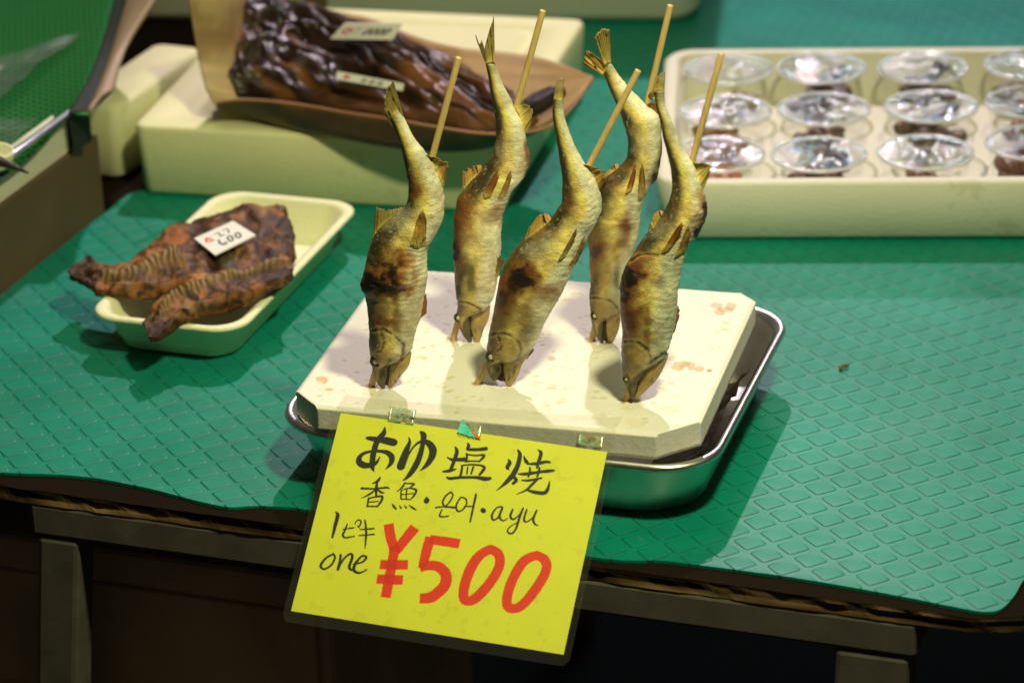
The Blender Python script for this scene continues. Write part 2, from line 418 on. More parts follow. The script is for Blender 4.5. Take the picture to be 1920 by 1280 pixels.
BY = rad(-15.19); BT, BB = .072, .0525
BW, BD, CH = .15, .128, .021
e1 = np.array([math.cos(BY), math.sin(BY), 0]); e2 = np.array([-math.sin(BY), math.cos(BY), 0])
def board_obj():
    n, m = 300, 260
    xs = np.linspace(-BW, BW, n); ys = np.linspace(-BD, BD, m); X, Y = np.meshgrid(xs, ys, indexing='ij')
    clamped = np.zeros(X.shape, bool)
    chs = {(1, 1): .016, (1, -1): .027, (-1, 1): .02, (-1, -1): .024}
    for (sx, sy), c in chs.items():
        over = (sx * X - (BW - c)) + (sy * Y - (BD - c)) - c
        k = (over > 0) & (sx * X > 0) & (sy * Y > 0)
        clamped |= k
        X = np.where(k, X - sx * over * .5, X); Y = np.where(k, Y - sy * over * .5, Y)
    Pw = np.stack([X * e1[0] + Y * e2[0], X * e1[1] + Y * e2[1], np.full_like(X, BT)], -1)
    Z = BT + (fbm(np.stack([X, Y, 0 * X], -1), 45, 4) - .5) * .0007
    edge = np.minimum(BW - np.abs(X), BD - np.abs(Y)); Z = Z - .0018 * (1 - sstep(0, .0035, edge))
    base = np.array([.80, .785, .69]); tone = .95 + .08 * fbm(np.stack([X, Y, 0 * X], -1), 22, 4)
    col = base * tone[..., None]
    u, v = pp_grid(Pw)
    rng = np.random.default_rng(5)
    def stain(px, py, rx, ry, c, a, rough=.8):
        nonlocal col, Z
        d = np.sqrt(((u - px) / rx) ** 2 + ((v - py) / ry) ** 2) + (fbm(np.stack([u, v, 0 * u], -1), .12, 4) - .5) * rough
        w = (a * (1 - sstep(.75, 1.05, d)))[..., None]; col = col * (1 - w) + np.array(c) * w
        Z = Z - .0004 * (1 - sstep(.6, 1.05, d))
    tan, pale, yel = (.44, .29, .10), (.58, .52, .30), (.64, .55, .24)
    for px, py in ((1343, 572), (1362, 580), (1349, 585), (1370, 574)): stain(px, py, 13, 6, tan, .55, 1.2)
    for px, py in ((1270, 690), (1295, 683), (1305, 690), (1280, 682)): stain(px, py, 15, 6, tan, .6, 1.3)
    stain(604, 712, 12, 7, (.62, .33, .08), .7, 1.4); stain(616, 729, 11, 4, (.62, .33, .08), .75, 1.4)
    stain(1330, 694, 6, 3, (.25, .18, .08), .7); stain(1036, 672, 10, 5, tan, .5, 1.2)
    for k in range(190):
        sx, sy = rng.uniform(.06, .97), rng.uniform(.05, .97)
        a, b = (sx * 2 - 1) * BW, (sy * 2 - 1) * BD; q = pp(e1 * a + e2 * b + np.array([0, 0, BT]))
        r = rng.uniform(3, 8); cl = pale if rng.random() < .85 else yel
        for _ in range(rng.integers(1, 4)): stain(q[0] + rng.uniform(-14, 14), q[1] + rng.uniform(-7, 7), r, r * .42, cl, rng.uniform(.25, .6), .4)
    for q in ((697, 723), (850, 636), (895, 719), (1110, 638), (1175, 749)): stain(*q, 13, 5, (.40, .24, .10), .75, .8)
    for q in ((700, 735), (1010, 765), (1260, 768), (1120, 650), (860, 640), (1090, 780), (1185, 760), (1190, 790)):
        stain(*q, 26, 9, (.72, .62, .36), .35, 1.3)
    Pw[..., 2] = np.where(clamped, BT - .0006, Z)
    # walls and underside
    ring = [(i, 0) for i in range(n)] + [(n - 1, j) for j in range(1, m)] + [(i, m - 1) for i in range(n - 2, -1, -1)] + [(0, j) for j in range(m - 2, 0, -1)]
    V = list(Pw.reshape(-1, 3)); Cc = list(col.reshape(-1, 3)); cf = clamped.ravel(); fs = [f for f in grid_faces(n, m) if not all(cf[q] for q in f)]
    idx = [i * m + j for i, j in ring]; prev = idx
    for kz, z in enumerate(np.linspace(BT - .003, BB, 7)):
        cur = []
        for i, j in ring:
            p = Pw[i, j].copy(); nrm = np.array([X[i, j] / BW, Y[i, j] / BD]); nrm /= np.linalg.norm(nrm) + 1e-9
            w = (float(fbm(np.array([[p[0] * 260, p[1] * 260, kz * .8]]), 1, 3)[0]) - .5) * .0004 * (2 if kz > 4 else 1)
            p += e1 * nrm[0] * w + e2 * nrm[1] * w; p[2] = z; cur.append(len(V)); V.append(p); Cc.append(base * .97)
        for a in range(len(ring)):
            b = (a + 1) % len(ring); fs.append((prev[a], prev[b], cur[b], cur[a]))
        prev = cur
    fs.append(tuple(prev))
    o = mesh('foam_board', V, fs, FOAM_BOARD, None, True, np.array(Cc))
    bm = bmesh.new(); bm.from_mesh(o.data); bmesh.ops.remove_doubles(bm, verts=bm.verts, dist=1e-6); bm.to_mesh(o.data); bm.free()
    return tag(o, 'thick white foam board with clipped corners and brown drip stains, lying across the steel tray', 'board')
def pp_grid(P):
    d = P - CAM; z = d @ _f; return 960 + F * (d @ AX) / z, 640 - F * (d @ AU) / z
board_obj()

# ------------------------------------------------------------------ skewers and grilled fish
c1 = lambda a, b: (620 + a / 3.2, b / 3.2)
c2 = lambda a, b: (620 + a / 3.2, 380 + b / 3.2)
c3 = lambda a, b: (1040 + a / 3.2, b / 3.2)
c4 = lambda a, b: (1040 + a / 3.2, 380 + b / 3.2)

DORS = np.array([.055, .044, .016]); FLANK = np.array([.94, .77, .20]); BELLY = np.array([.88, .86, .60])
AMBER = np.array([.46, .20, .030]); CHAR = np.array([.008, .005, .004]); RUST = np.array([.17, .045, .012])
KIND = {'char': CHAR, 'amber': AMBER, 'rust': RUST, 'olive': np.array([.13, .10, .025]), 'fold': np.array([.10, .075, .018]), 'pale': np.array([.66, .60, .34]), 'tan': np.array([.42, .28, .08])}

def loft(pairs, P0, n, k, per=9, m=64, thick=None, pow_=1.0):
    """cross sections between traced left and right edges, lying in the plane (P0, n); returns sections, angles"""
    A = []
    for a, b in pairs: A.append(np.concatenate([hit(*a, P0, n), hit(*b, P0, n)]))
    A = catmull(A, per); Lf, Rt = A[:, :3], A[:, 3:]
    c = (Lf + Rt) / 2; h = (Rt - Lf) / 2; w = np.linalg.norm(h, axis=1)
    th = w * k if thick is None else np.interp(np.linspace(0, 1, len(w)), np.linspace(0, 1, len(thick)), thick)
    ph = np.linspace(0, 2 * math.pi, m, endpoint=False)
    cs, sn = np.cos(ph), np.sin(ph)
    sp = np.sign(sn) * np.abs(sn) ** pow_
    P = c[:, None] + h[:, None] * cs[None, :, None] + (-n)[None, None] * (th[:, None] * sp[None])[..., None]
    return P, c, h, w, ph

def blob(P, px, py, rx, ry, n_amp=.0, fs=.05, soft=.5):
    u, v = pp_grid(P); d = np.sqrt(((u - px) / rx) ** 2 + ((v - py) / ry) ** 2)
    if n_amp: d = d + (fbm(np.stack([u, v, 0 * u], -1), fs, 4) - .5) * n_amp
    return 1 - sstep(1 - soft, 1 + soft * .4, d)

z1 = lambda a, b: (660 + a / 4, 420 + b / 4)
LINES = {1: [([z1(125, 800), z1(200, 790), z1(270, 810), z1(330, 850), z1(385, 905)], 2.2), ([z1(285, 1010), z1(250, 1070), z1(205, 1165)], 2.4), ([z1(400, 905), z1(385, 970), z1(355, 1035)], 3.4),
             ([z1(210, 790), z1(235, 860), z1(225, 940), z1(180, 965)], 1.6)],
         2: [([c2(757, 590), c2(825, 600), c2(895, 640), c2(930, 700)], 2.0), ([c2(838, 690), c2(842, 800)], 2.4), ([c2(900, 650), c2(890, 800)], 1.6)],
         3: [([c2(945, 790), c2(1040, 785), c2(1105, 815), c2(1140, 870), c2(1120, 940)], 2.2), ([c2(1028, 955), c2(1000, 1000), c2(968, 1050)], 2.6), ([c2(1075, 1000), c2(1082, 1085)], 1.8), ([c2(1000, 800), c2(1030, 860), c2(1000, 890)], 1.5)],
         4: [([c4(218, 570), c4(300, 575), c4(360, 610), c4(388, 660)], 2.0), ([c4(300, 700), c4(292, 830)], 2.6), ([c4(345, 690), c4(345, 800)], 1.6)],
         5: [([c4(404, 835), c4(490, 835), c4(555, 880), c4(578, 950)], 2.2), ([c4(440, 1030), c4(450, 1150)], 2.2), ([c4(520, 1040), c4(486, 1150)], 2.0), ([c4(580, 960), c4(630, 920), c4(680, 890)], 3.0), ([c4(430, 360), c4(520, 310), c4(620, 320)], 1.8)]}

def make_fish(idx, label, base, pairs, upper, lower, fins, blobs, eye, gill, wr=1.0, belly=1.0, yoff=-.006, tail=()):
    P0 = gp(*base, BT) + np.array([0, yoff, 0]); n = np.array([0, 1.0, 0])
    root = empty('grilled_fish', (P0[0], P0[1], BT), label, 'fish', 'salt grilled fish standing on skewers')
    # --- body with head and upper jaw in one surface
    P, c, h, w, ph = loft(list(pairs) + list(upper), P0, n, .78, 10, 96, None, .92)
    ns, m = P.shape[:2]; cs = np.cos(ph)[None] * np.ones((ns, 1)); sn = np.sin(ph)[None] * np.ones((ns, 1))
    out = P - c[:, None]; ln = np.linalg.norm(out, axis=-1, keepdims=True); nr = out / np.maximum(ln, 1e-6)
    s = np.concatenate([[0], np.cumsum(np.linalg.norm(np.diff(c, axis=0), axis=1))]); S2 = s[:, None] * np.ones((1, m))
    loc = np.stack([S2, ph[None] * .012 * np.ones((ns, 1)), np.full((ns, m), idx * 3.7)], -1)
    loc3 = P + idx * 5.1
    body_w = np.clip(ln[..., 0] / .012, 0, 1)
    disp = (fbm(loc3, 70, 3) - .5) * .0034 * wr * body_w + (fbm(loc3, 260, 3) - .5) * .0008 * wr * body_w
    # cross wrinkles of the shrunken skin
    wv = np.sin(S2 * 1500 + 9 * fbm(loc3, 120, 2)) * fbm(loc3, 70, 2)
    disp += wv * .00035 * wr * body_w * sstep(-.3, .6, cs)
    # groove between belly and flank
    gx, gy, gr = gill
    u, v = pp_grid(P); front = sstep(-.15, .2, sn)
    dg = np.sqrt(((u - gx) / gr) ** 2 + ((v - gy) / (gr * 1.05)) ** 2)
    dg = dg + (fbm(loc3, 110, 3) - .5) * .7
    disp += .0005 * (1 - sstep(.60, 1.02, dg)) * front
    gl = np.exp(-((dg - 1.03) / .05) ** 2) * front * (v < gy + gr * .3)
    gl = gl * 0
    colr = np.zeros((ns, m, 3))
    nz = fbm(loc3, 60, 4); nf = fbm(loc3, 240, 4)
    dd = -cs + (nz - .5) * .7
    wd = sstep(.04, .74, dd)[..., None]; wb = (sstep(-.04, .42, -dd) * belly)[..., None]
    colr = FLANK * (1 - wb) + BELLY * wb; colr = colr * (1 - wd) + DORS * wd
    am = (sstep(.54, .68, fbm(loc3 + 3, 75, 4)) * .28)[..., None]; colr = colr * (1 - am) + AMBER * am
    ol = (sstep(.55, .75, fbm(loc3 + 9, 45, 3)) * .28)[..., None]; colr = colr * (1 - ol) + KIND['olive'] * ol
    bk = (sstep(.2, -.5, sn) * sstep(.50, .68, fbm(loc3 + 21, 40, 4)) * .8)[..., None]; colr = colr * (1 - bk) + CHAR * bk
    nh = fbm(loc3 + 70, 520, 3); colr = colr * ((.62 + .76 * nf) * (.60 + .80 * nz) * (.86 + .28 * nh))[..., None]
    sp0 = (sstep(.70, .80, fbm(loc3 + 40, 620, 2)) * .5)[..., None]; colr = colr * (1 - sp0) + np.array([.72, .66, .42]) * sp0
    halo = [(a_, b_, c_ * 1.5 + 3, d_ * 1.5 + 3, 'amber', .5) for a_, b_, c_, d_, kd, w_ in blobs if kd in ('char', 'rust')]
    halo += [(a_, b_, c_ * 1.15 + 3, d_ * 1.15 + 3, 'rust', .8) for a_, b_, c_, d_, kd, w_ in blobs if kd == 'char']
    blobs = list(blobs) + halo
    rank = ['fold', 'pale', 'olive', 'tan', 'amber', 'rust', 'char']
    for (bx_, by_, rx, ry, kd, a) in sorted(blobs, key=lambda q_: rank.index(q_[4])):
        hard = kd == 'char'
        B = blob(P, bx_, by_, rx * (1.0 if hard else 1.2), ry * (1.0 if hard else 1.2), 1.8 if hard else 1.3, .085, .45 if hard else .85) * sstep(-.35, .1, sn) * a
        colr = colr * (1 - B[..., None]) + KIND[kd] * (.75 + .5 * nf)[..., None] * B[..., None]
        if kd == 'fold': disp += B * .0007
        if kd == 'char': disp += B * (.0012 * (fbm(loc3, 260, 3) - .35))
    for pts, wpx in LINES[idx]:                                   # gill edges, mouth slit, folds of the skin
        pl = catmull(np.array(pts), 5); dl = np.full(u.shape, 1e9)
        for q0, q1 in zip(pl[:-1], pl[1:]):
            dx, dy = q1 - q0; tq = np.clip(((u - q0[0]) * dx + (v - q0[1]) * dy) / (dx * dx + dy * dy + 1e-9), 0, 1)
            dl = np.minimum(dl, np.hypot(u - q0[0] - dx * tq, v - q0[1] - dy * tq))
        dl = dl + (fbm(loc3, 260, 3) - .5) * 7
        k_ = np.exp(-(dl / wpx) ** 2) * front; disp -= .0006 * k_; colr = colr * (1 - .85 * k_[..., None]) + np.array([.03, .018, .008]) * .85 * k_[..., None]
        k_ = np.exp(-((dl - 2.2 * wpx) / wpx) ** 2) * front * .35; colr = colr * (1 - k_[..., None]) + np.array([.72, .58, .22]) * k_[..., None]; disp += .0003 * k_
    colr *= (1 - .75 * gl)[..., None]
    # tail end darkens, head olive brown
    tw = (sstep(.05, .0, S2 / s[-1]) * .6)[..., None]; colr = colr * (1 - tw) + KIND['olive'] * tw
    hw = (sstep(.80, .90, S2 / s[-1]) * .55)[..., None]; colr = colr * (1 - hw) + np.array([.26, .175, .055]) * (.6 + .8 * nf[..., None]) * hw
    su = len(pairs) * 10 / ns; sj = np.arange(ns)[:, None] / ns * np.ones((1, m))
    jw = (sstep(su - .055, su - .01, sj + .10 * cs - .03 + (nz - .5) * .05) * .88)[..., None]           # dark snout and brow
    colr = colr * (1 - jw) + np.array([.085, .068, .030]) * (.4 + 1.2 * nf[..., None]) * jw
    lip = (sstep(.62, .85, cs) * sstep(su, su + .03, sj) * front * .8)[..., None]; colr = colr * (1 - lip) + np.array([.45, .36, .16]) * lip
    P2 = P + nr * disp[..., None]
    V = P2.reshape(-1, 3); fs = grid_faces(ns, m, True)
    a = len(V); V = np.concatenate([V, c[:1], c[-1:]]); CC = np.concatenate([colr.reshape(-1, 3), colr[:1, 0], colr[-1:, 0]])
    for j in range(m):
        fs.append((a, (j + 1) % m, j)); fs.append((a + 1, (ns - 1) * m + j, (ns - 1) * m + (j + 1) % m))
    mesh('fish_body', V, fs, FISH, root, True, CC)
    # --- dark mouth between the jaws
    mo = [((u_[1][0] - 4, u_[1][1]), (l_[0][0] + 5, l_[0][1])) for u_, l_ in zip(upper[:3], lower[1:4])]
    Pm_, _, _, _, _ = loft(mo, P0 + np.array([0, -.0008, 0]), n, 1.1, 6, 20)
    rings('mouth', list(Pm_), MOUTH, root)
    # --- lower jaw
    P, c, h, w, ph = loft(lower, P0 + np.array([0, -.001, 0]), n, .62, 8, 40)
    V = P.reshape(-1, 3); nf = fbm(V + 3, 260, 4); cj = np.array([.50, .37, .12]) * (.5 + .9 * nf)[:, None]
    cj *= (1 - .6 * sstep(.62, .72, fbm(V * np.array([1, 1, .15]), 420, 3)))[:, None]
    fs = grid_faces(len(P), 40, True) + [tuple(range(40))[::-1], tuple(range(len(V) - 40, len(V)))]
    mesh('lower_jaw', V, fs, FISH, root, True, cj)
    # --- eye
    if eye:
        ex, ey, er = eye[:3]; r = er / 25.5 * .01; ub, vb_ = pp_grid(P2); kx = np.where(sn > .1, (ub - ex) ** 2 + (vb_ - ey) ** 2, 1e9)
        ce = P2.reshape(-1, 3)[kx.argmin()] + np.array([0, -.0002, 0])
        bm = bmesh.new(); bmesh.ops.create_uvsphere(bm, u_segments=20, v_segments=12, radius=r)
        bmesh.ops.scale(bm, vec=(.8, .35, .95), verts=bm.verts); bmesh.ops.translate(bm, verts=bm.verts, vec=ce)
        me = bpy.data.meshes.new('eye'); bm.to_mesh(me); bm.free(); me.materials.append(EYE)
        me.polygons.foreach_set('use_smooth', [True] * len(me.polygons))
        eo = bpy.data.objects.new('eye', me); COL.objects.link(eo); adopt(eo, root)
        rr = []
        for k in range(25):
            t = 2 * math.pi * k / 24; rr.append(ce + np.array([r * 1.5 * math.cos(t), .0009, r * 1.8 * math.sin(t)]))
        tube('eye_socket', rr, r * .55, EYER, root, 8)
    # --- fins: (name, outline px polygon root-first, y offset, colour, bend)
    for fi, (nm, A, B, dy, ck, bend) in enumerate(fins):
        A = catmull(np.array(A), 8); B = catmull(np.array(B), 8); N = 26
        A = A[np.linspace(0, len(A) - 1, N).round().astype(int)]; B = B[np.linspace(0, len(B) - 1, N).round().astype(int)]
        if dy < -.009:                                             # fins lying on the flank grow out of the skin
            dy = -.02
        M = 14; Pg = np.zeros((N, M, 3)); cc = np.zeros((N, M, 3))
        for i in range(N):
            for j in range(M):
                t = j / (M - 1); tt = t * (1 - (.05 if nm == 'tail_fin' else .26) * float(_T[(i // 2 * 517 + fi * 91 + idx * 13) % 4096]) ** 2 - .025 * (i % 2)); q = A[i] * (1 - tt) + B[i] * tt
                ray_w = math.sin(i * 2.2) * .0004 * t
                if dy == -.02:
                    ysf = P2.reshape(-1, 3)[np.where(sn > .05, (u - q[0]) ** 2 + (v - q[1]) ** 2, 1e9).argmin()][1] - P0[1]
                    Pg[i, j] = hit(q[0], q[1], P0 + np.array([0, ysf - .0007 - .0026 * t + ray_w, 0]), n)
                else: Pg[i, j] = hit(q[0], q[1], P0 + np.array([0, dy + bend * t * t + ray_w, 0]), n)
        nzf = fbm(Pg + fi + idx, 330, 4); st = .5 + .5 * np.sin(np.arange(N) * 2.2)[:, None]
        t = np.linspace(0, 1, M)[None]
        base_c = {'amber': (.60, .36, .07), 'olive': (.32, .25, .06), 'rust': (.42, .15, .03), 'yellow': (.72, .56, .13)}[ck]
        cc = np.array(base_c) * ((.55 + .7 * nzf) * (.75 + .4 * st))[..., None]
        rt = (1 - sstep(.0, .45, t))[..., None] * .75; cc = cc * (1 - rt) + FLANK * (.6 + .5 * nzf)[..., None] * rt
        tip = (sstep(.72, 1.0, t + (nzf - .5) * .8) * .55)[..., None]; cc = cc * (1 - tip) + np.array([.10, .06, .02]) * tip
        grid_obj(nm, Pg, FIN, root, cc, .0005)
    return root

def skewer(base, top, label):
    P0 = gp(*base, BT); n = np.array([0, 1.0, 0]); A = hit(*base, P0, n); B = hit(*top, P0, n)
    d = (A - B) / np.linalg.norm(A - B)
    o = tube('bamboo_skewer', [B, B + d * .0008, (A + B) / 2, A, A + d * .016], [.0021, .00235, .0024, .0024, .0022], BAMBOO, None, 16)
    tag(o, label, 'skewer', 'bamboo skewers through the grilled fish')

# fish 1 : front left -----------------------------------------------
f1 = [(c1(345, 700), c1(405, 655)), (c1(378, 760), c1(440, 705)), (c1(408, 850), c1(495, 815)), (c1(432, 940), c1(560, 905)), (c1(455, 1040), c1(615, 990)), (c1(468, 1120), c1(655, 1085)),
      (c1(462, 1200), c1(684, 1190)), (c2(425, 40), c2(680, 75)), (c2(340, 110), c2(645, 165)), (c2(268, 190), c2(600, 225)), (c2(238, 260), c2(582, 270)), (c2(215, 340), c2(578, 350)), (c2(198, 420), c2(574, 430)), (c2(184, 490), c2(566, 500)),
      (c2(212, 560), c2(552, 590)), (c2(222, 640), c2(538, 680)), (c2(226, 710), c2(520, 750)), (c2(232, 800), c2(500, 830)), (c2(234, 880), c2(482, 890)), (c2(240, 930), c2(420, 935))]
u1 = [(c2(245, 975), c2(352, 975)), (c2(258, 1035), c2(345, 1035)), (c2(278, 1080), c2(334, 1085)), (c2(303, 1112), c2(324, 1114))]
l1 = [(c2(360, 900), c2(486, 900)), (c2(354, 960), c2(470, 975)), (c2(345, 1040), c2(420, 1040)), (c2(338, 1090), c2(385, 1090)), (c2(345, 1108), c2(368, 1108))]
fins1 = [('tail_fin', [c1(440, 720), c1(410, 690), c1(378, 770)], [c1(376, 478), c1(332, 545), c1(318, 680)], -.001, 'olive', -.006),
         ('dorsal_fin', [c2(440, 45), c2(330, 125), c2(255, 215)], [c2(435, 28), c2(330, 35), c2(268, 20)], .001, 'olive', .002),
         ('anal_fin', [c1(575, 935), c1(625, 1010), c1(675, 1130)], [c1(560, 925), c1(690, 965), c1(706, 1000)], .0, 'amber', -.003),
         ('pelvic_fin', [c2(478, 255), c2(520, 275), c2(572, 245)], [c2(535, 60), c2(555, 42), c2(574, 90)], -.0165, 'amber', .003),
         ('pectoral_fin', [c2(505, 770), c2(520, 740), c2(540, 690)], [c2(545, 580), c2(572, 520), c2(578, 660)], .004, 'rust', .003)]
b1 = [(*c2(401, 672), 8.9, 40.6, 'fold', .85), (*c2(235, 480), 30, 19, 'char', 1), (*c2(300, 500), 30, 14, 'char', .95), (*c2(370, 400), 16, 24, 'char', .85), (*c2(400, 520), 14, 12, 'char', .7),
      (*c2(430, 400), 24, 34, 'amber', .9), (*c2(450, 320), 14, 22, 'amber', .7), (*c1(500, 1130), 13, 14, 'rust', .75), (*c2(300, 720), 24, 9, 'rust', .8),
      (*c2(270, 660), 20, 16, 'olive', .6), (*c2(470, 650), 20, 55, 'pale', .5), (*c2(430, 100), 40, 24, 'pale', .35), (*c2(240, 330), 14, 40, 'olive', .7), (*c2(320, 620), 22, 18, 'tan', .6)]
make_fish(1, 'grilled fish on the front left skewer with a broad black scorch band', (697, 722), f1, u1, l1, fins1, b1, (*c2(268, 955), 5.2, -.0050), (*c2(320, 880), 36))
skewer((697, 722), (860, 108), 'bamboo skewer through the front left fish with the black scorch band')

# fish 2 : back left -------------------------------------------------
f2 = [(c1(930, 385), c1(985, 385)), (c1(945, 450), c1(1012, 455)), (c1(958, 540), c1(1055, 545)), (c1(978, 650), c1(1105, 640)), (c1(990, 760), c1(1145, 745)), (c1(985, 870), c1(1185, 860)),
      (c1(955, 960), c1(1190, 950)), (c1(900, 1030), c1(1160, 1050)), (c1(830, 1110), c1(1090, 1140)), (c1(765, 1190), c1(1045, 1210)), (c1(740, 1270), c1(1028, 1280)),
      (c2(732, 90), c2(1020, 110)), (c2(730, 200), c2(1024, 210)), (c2(732, 300), c2(1018, 310)), (c2(740, 390), c2(1005, 400)), (c2(748, 470), c2(992, 490)), (c2(755, 550), c2(975, 570)), (c2(760, 610), c2(955, 625)), (c2(755, 650), c2(890, 660))]
u2 = [(c2(750, 690), c2(850, 690)), (c2(768, 740), c2(845, 740)), (c2(795, 795), c2(850, 795)), (c2(824, 830), c2(848, 830))]
l2 = [(c2(845, 610), c2(958, 620)), (c2(840, 680), c2(950, 690)), (c2(838, 740), c2(925, 745)), (c2(850, 800), c2(905, 800)), (c2(870, 862), c2(890, 862))]
fins2 = [('tail_fin', [c1(985, 390), c1(960, 380), c1(930, 385)], [c1(978, 96), c1(935, 240), c1(925, 300)], -.001, 'olive', .004),
         ('tail_fin', [c1(950, 380), c1(935, 385), c1(925, 370)], [c1(905, 240), c1(885, 265), c1(868, 205)], .001, 'olive', .0),
         ('dorsal_fin', [c1(905, 1030), c1(850, 1080), c1(790, 1150)], [c1(905, 985), c1(830, 1000), c1(790, 1030)], .001, 'amber', .002),
         ('anal_fin', [c1(1110, 640), c1(1140, 720), c1(1160, 820)], [c1(1165, 625), c1(1210, 650), c1(1205, 740)], .0, 'yellow', -.003),
         ('pelvic_fin', [c1(915, 1165), c1(930, 1190), c1(960, 1180)], [c1(985, 1040), c1(1010, 1000), c1(1015, 1050)], -.0165, 'rust', .0),
         ('pelvic_fin', [c1(1005, 1190), c1(1030, 1190), c1(1060, 1160)], [c1(1070, 1040), c1(1085, 1020), c1(1086, 1060)], -.0155, 'amber', .0),
         ('pectoral_fin', [c2(985, 480), c2(1000, 450), c2(1010, 420)], [c2(965, 330), c2(1015, 310), c2(1045, 345)], -.006, 'olive', -.002)]
b2 = [(*c2(849, 452), 10.6, 31.2, 'fold', .85), (*c2(745, 130), 12, 30, 'rust', .8), (*c2(740, 300), 9, 28, 'char', .8), (*c2(790, 100), 18, 22, 'rust', .6), (*c2(930, 130), 22, 30, 'pale', .6), (*c2(900, 260), 26, 30, 'pale', .45),
      (*c1(1185, 950), 6, 40, 'rust', .8), (*c2(820, 390), 16, 14, 'olive', .6), (*c1(790, 1230), 20, 14, 'rust', .55), (*c1(1060, 900), 30, 22, 'pale', .4), (*c2(990, 60), 8, 12, 'rust', .5)]
make_fish(2, 'grilled fish in the back row with a long thin forked tail', (850, 635), f2, u2, l2, fins2, b2, (*c2(765, 690), 4.2, -.0040), (*c2(850, 600), 30), 1.2)
skewer((850, 635), (1018, 20), 'bamboo skewer through the back row fish that has the long thin tail')

# fish 3 : front middle ----------------------------------------------
f3 = [(c1(1338, 590), c1(1392, 590)), (c1(1330, 680), c1(1402, 685)), (c1(1345, 790), c1(1428, 775)), (c1(1362, 900), c1(1470, 880)), (c1(1382, 1010), c1(1525, 975)), (c1(1390, 1110), c1(1580, 1070)),
      (c1(1384, 1210), c1(1620, 1160)), (c2(1365, 30), c2(1625, 40)), (c2(1310, 115), c2(1590, 120)), (c2(1225, 185), c2(1545, 215)), (c2(1140, 245), c2(1500, 295)), (c2(1085, 310), c2(1458, 370)), (c2(1042, 390), c2(1420, 450)),
      (c2(1012, 470), c2(1382, 540)), (c2(994, 550), c2(1340, 625)), (c2(978, 640), c2(1295, 710)), (c2(962, 735), c2(1255, 790)), (c2(946, 820), c2(1220, 860)), (c2(934, 885), c2(1140, 930))]
u3 = [(c2(930, 940), c2(1035, 960)), (c2(937, 995), c2(1032, 1010)), (c2(952, 1040), c2(1010, 1052)), (c2(972, 1064), c2(990, 1068))]
l3 = [(c2(1045, 900), c2(1195, 900)), (c2(1035, 960), c2(1150, 970)), (c2(1034, 1015), c2(1132, 1020)), (c2(1038, 1062), c2(1108, 1065)), (c2(1055, 1096), c2(1085, 1096))]
fins3 = [('tail_fin', [c1(1336, 610), c1(1365, 600), c1(1394, 610)], [c1(1358, 476), c1(1378, 468), c1(1398, 472)], -.001, 'olive', .008),
         ('dorsal_fin', [c2(1330, 105), c2(1240, 180), c2(1150, 250)], [c2(1296, 58), c2(1240, 80), c2(1190, 150)], .001, 'amber', .002),
         ('anal_fin', [c3(140, 955), c3(200, 1060), c3(250, 1170)], [c3(170, 990), c3(295, 1020), c3(312, 1065)], .0, 'amber', -.003),
         ('pelvic_fin', [c2(1365, 345), c2(1385, 345), c2(1405, 325)], [c2(1470, 165), c2(1476, 152), c2(1478, 185)], -.0175, 'olive', -.001),
         ('pelvic_fin', [c2(1430, 400), c2(1450, 390), c2(1475, 360)], [c2(1515, 215), c2(1530, 195), c2(1536, 230)], -.0120, 'amber', -.001),
         ('pectoral_fin', [c2(1150, 930), c2(1190, 900), c2(1215, 870)], [c2(1140, 965), c2(1185, 930), c2(1220, 890)], .002, 'rust', .001)]
b3 = [(*c2(1177, 723), 15.3, 28.9, 'fold', .85), (*c2(1145, 460), 24, 22, 'char', .95), (*c2(1190, 420), 18, 16, 'rust', .85), (*c2(1080, 500), 12, 14, 'char', .8), (*c2(1030, 580), 12, 26, 'char', .6), (*c2(1060, 360), 14, 40, 'olive', .8),
      (*c2(1340, 530), 14, 8, 'rust', .4), (*c2(1260, 300), 36, 30, 'pale', .35), (*c2(1260, 640), 22, 40, 'pale', .5), (*c2(1090, 680), 34, 26, 'tan', .6), (*c2(1300, 540), 20, 14, 'rust', .4), (*c2(1000, 720), 10, 30, 'olive', .7), (*c2(1100, 850), 30, 20, 'tan', .7)]
make_fish(3, 'plump leaning grilled fish on the front middle skewer with one dark brown burn', (895, 718), f3, u3, l3, fins3, b3, (*c2(960, 925), 5.2, -.0060), (*c2(1050, 890), 34))
skewer((895, 718), (1197, 132), 'steeply leaning bamboo skewer through the plump front middle fish')

# fish 4 : back right ------------------------------------------------
f4 = [(c3(295, 440), c3(335, 375)), (c3(322, 520), c3(390, 455)), (c3(360, 610), c3(450, 530)), (c3(400, 700), c3(545, 620)), (c3(432, 790), c3(625, 690)), (c3(440, 880), c3(642, 800)), (c3(425, 960), c3(648, 920)),
      (c3(375, 1020), c3(615, 1050)), (c3(300, 1080), c3(560, 1140)), (c3(255, 1160), c3(528, 1210)), (c3(235, 1260), c3(518, 1290)), (c4(200, 80), c4(514, 110)), (c4(196, 200), c4(505, 210)), (c4(204, 300), c4(470, 310)),
      (c4(214, 400), c4(432, 400)), (c4(216, 480), c4(415, 490)), (c4(214, 560), c4(402, 570)), (c4(213, 640), c4(390, 645)), (c4(215, 685), c4(330, 690))]
u4 = [(c4(220, 720), c4(302, 715)), (c4(236, 770), c4(300, 770)), (c4(258, 815), c4(297, 815)), (c4(278, 842), c4(292, 842))]
l4 = [(c4(300, 640), c4(398, 640)), (c4(303, 700), c4(396, 700)), (c4(303, 770), c4(382, 770)), (c4(305, 830), c4(352, 830)), (c4(316, 870), c4(334, 870))]
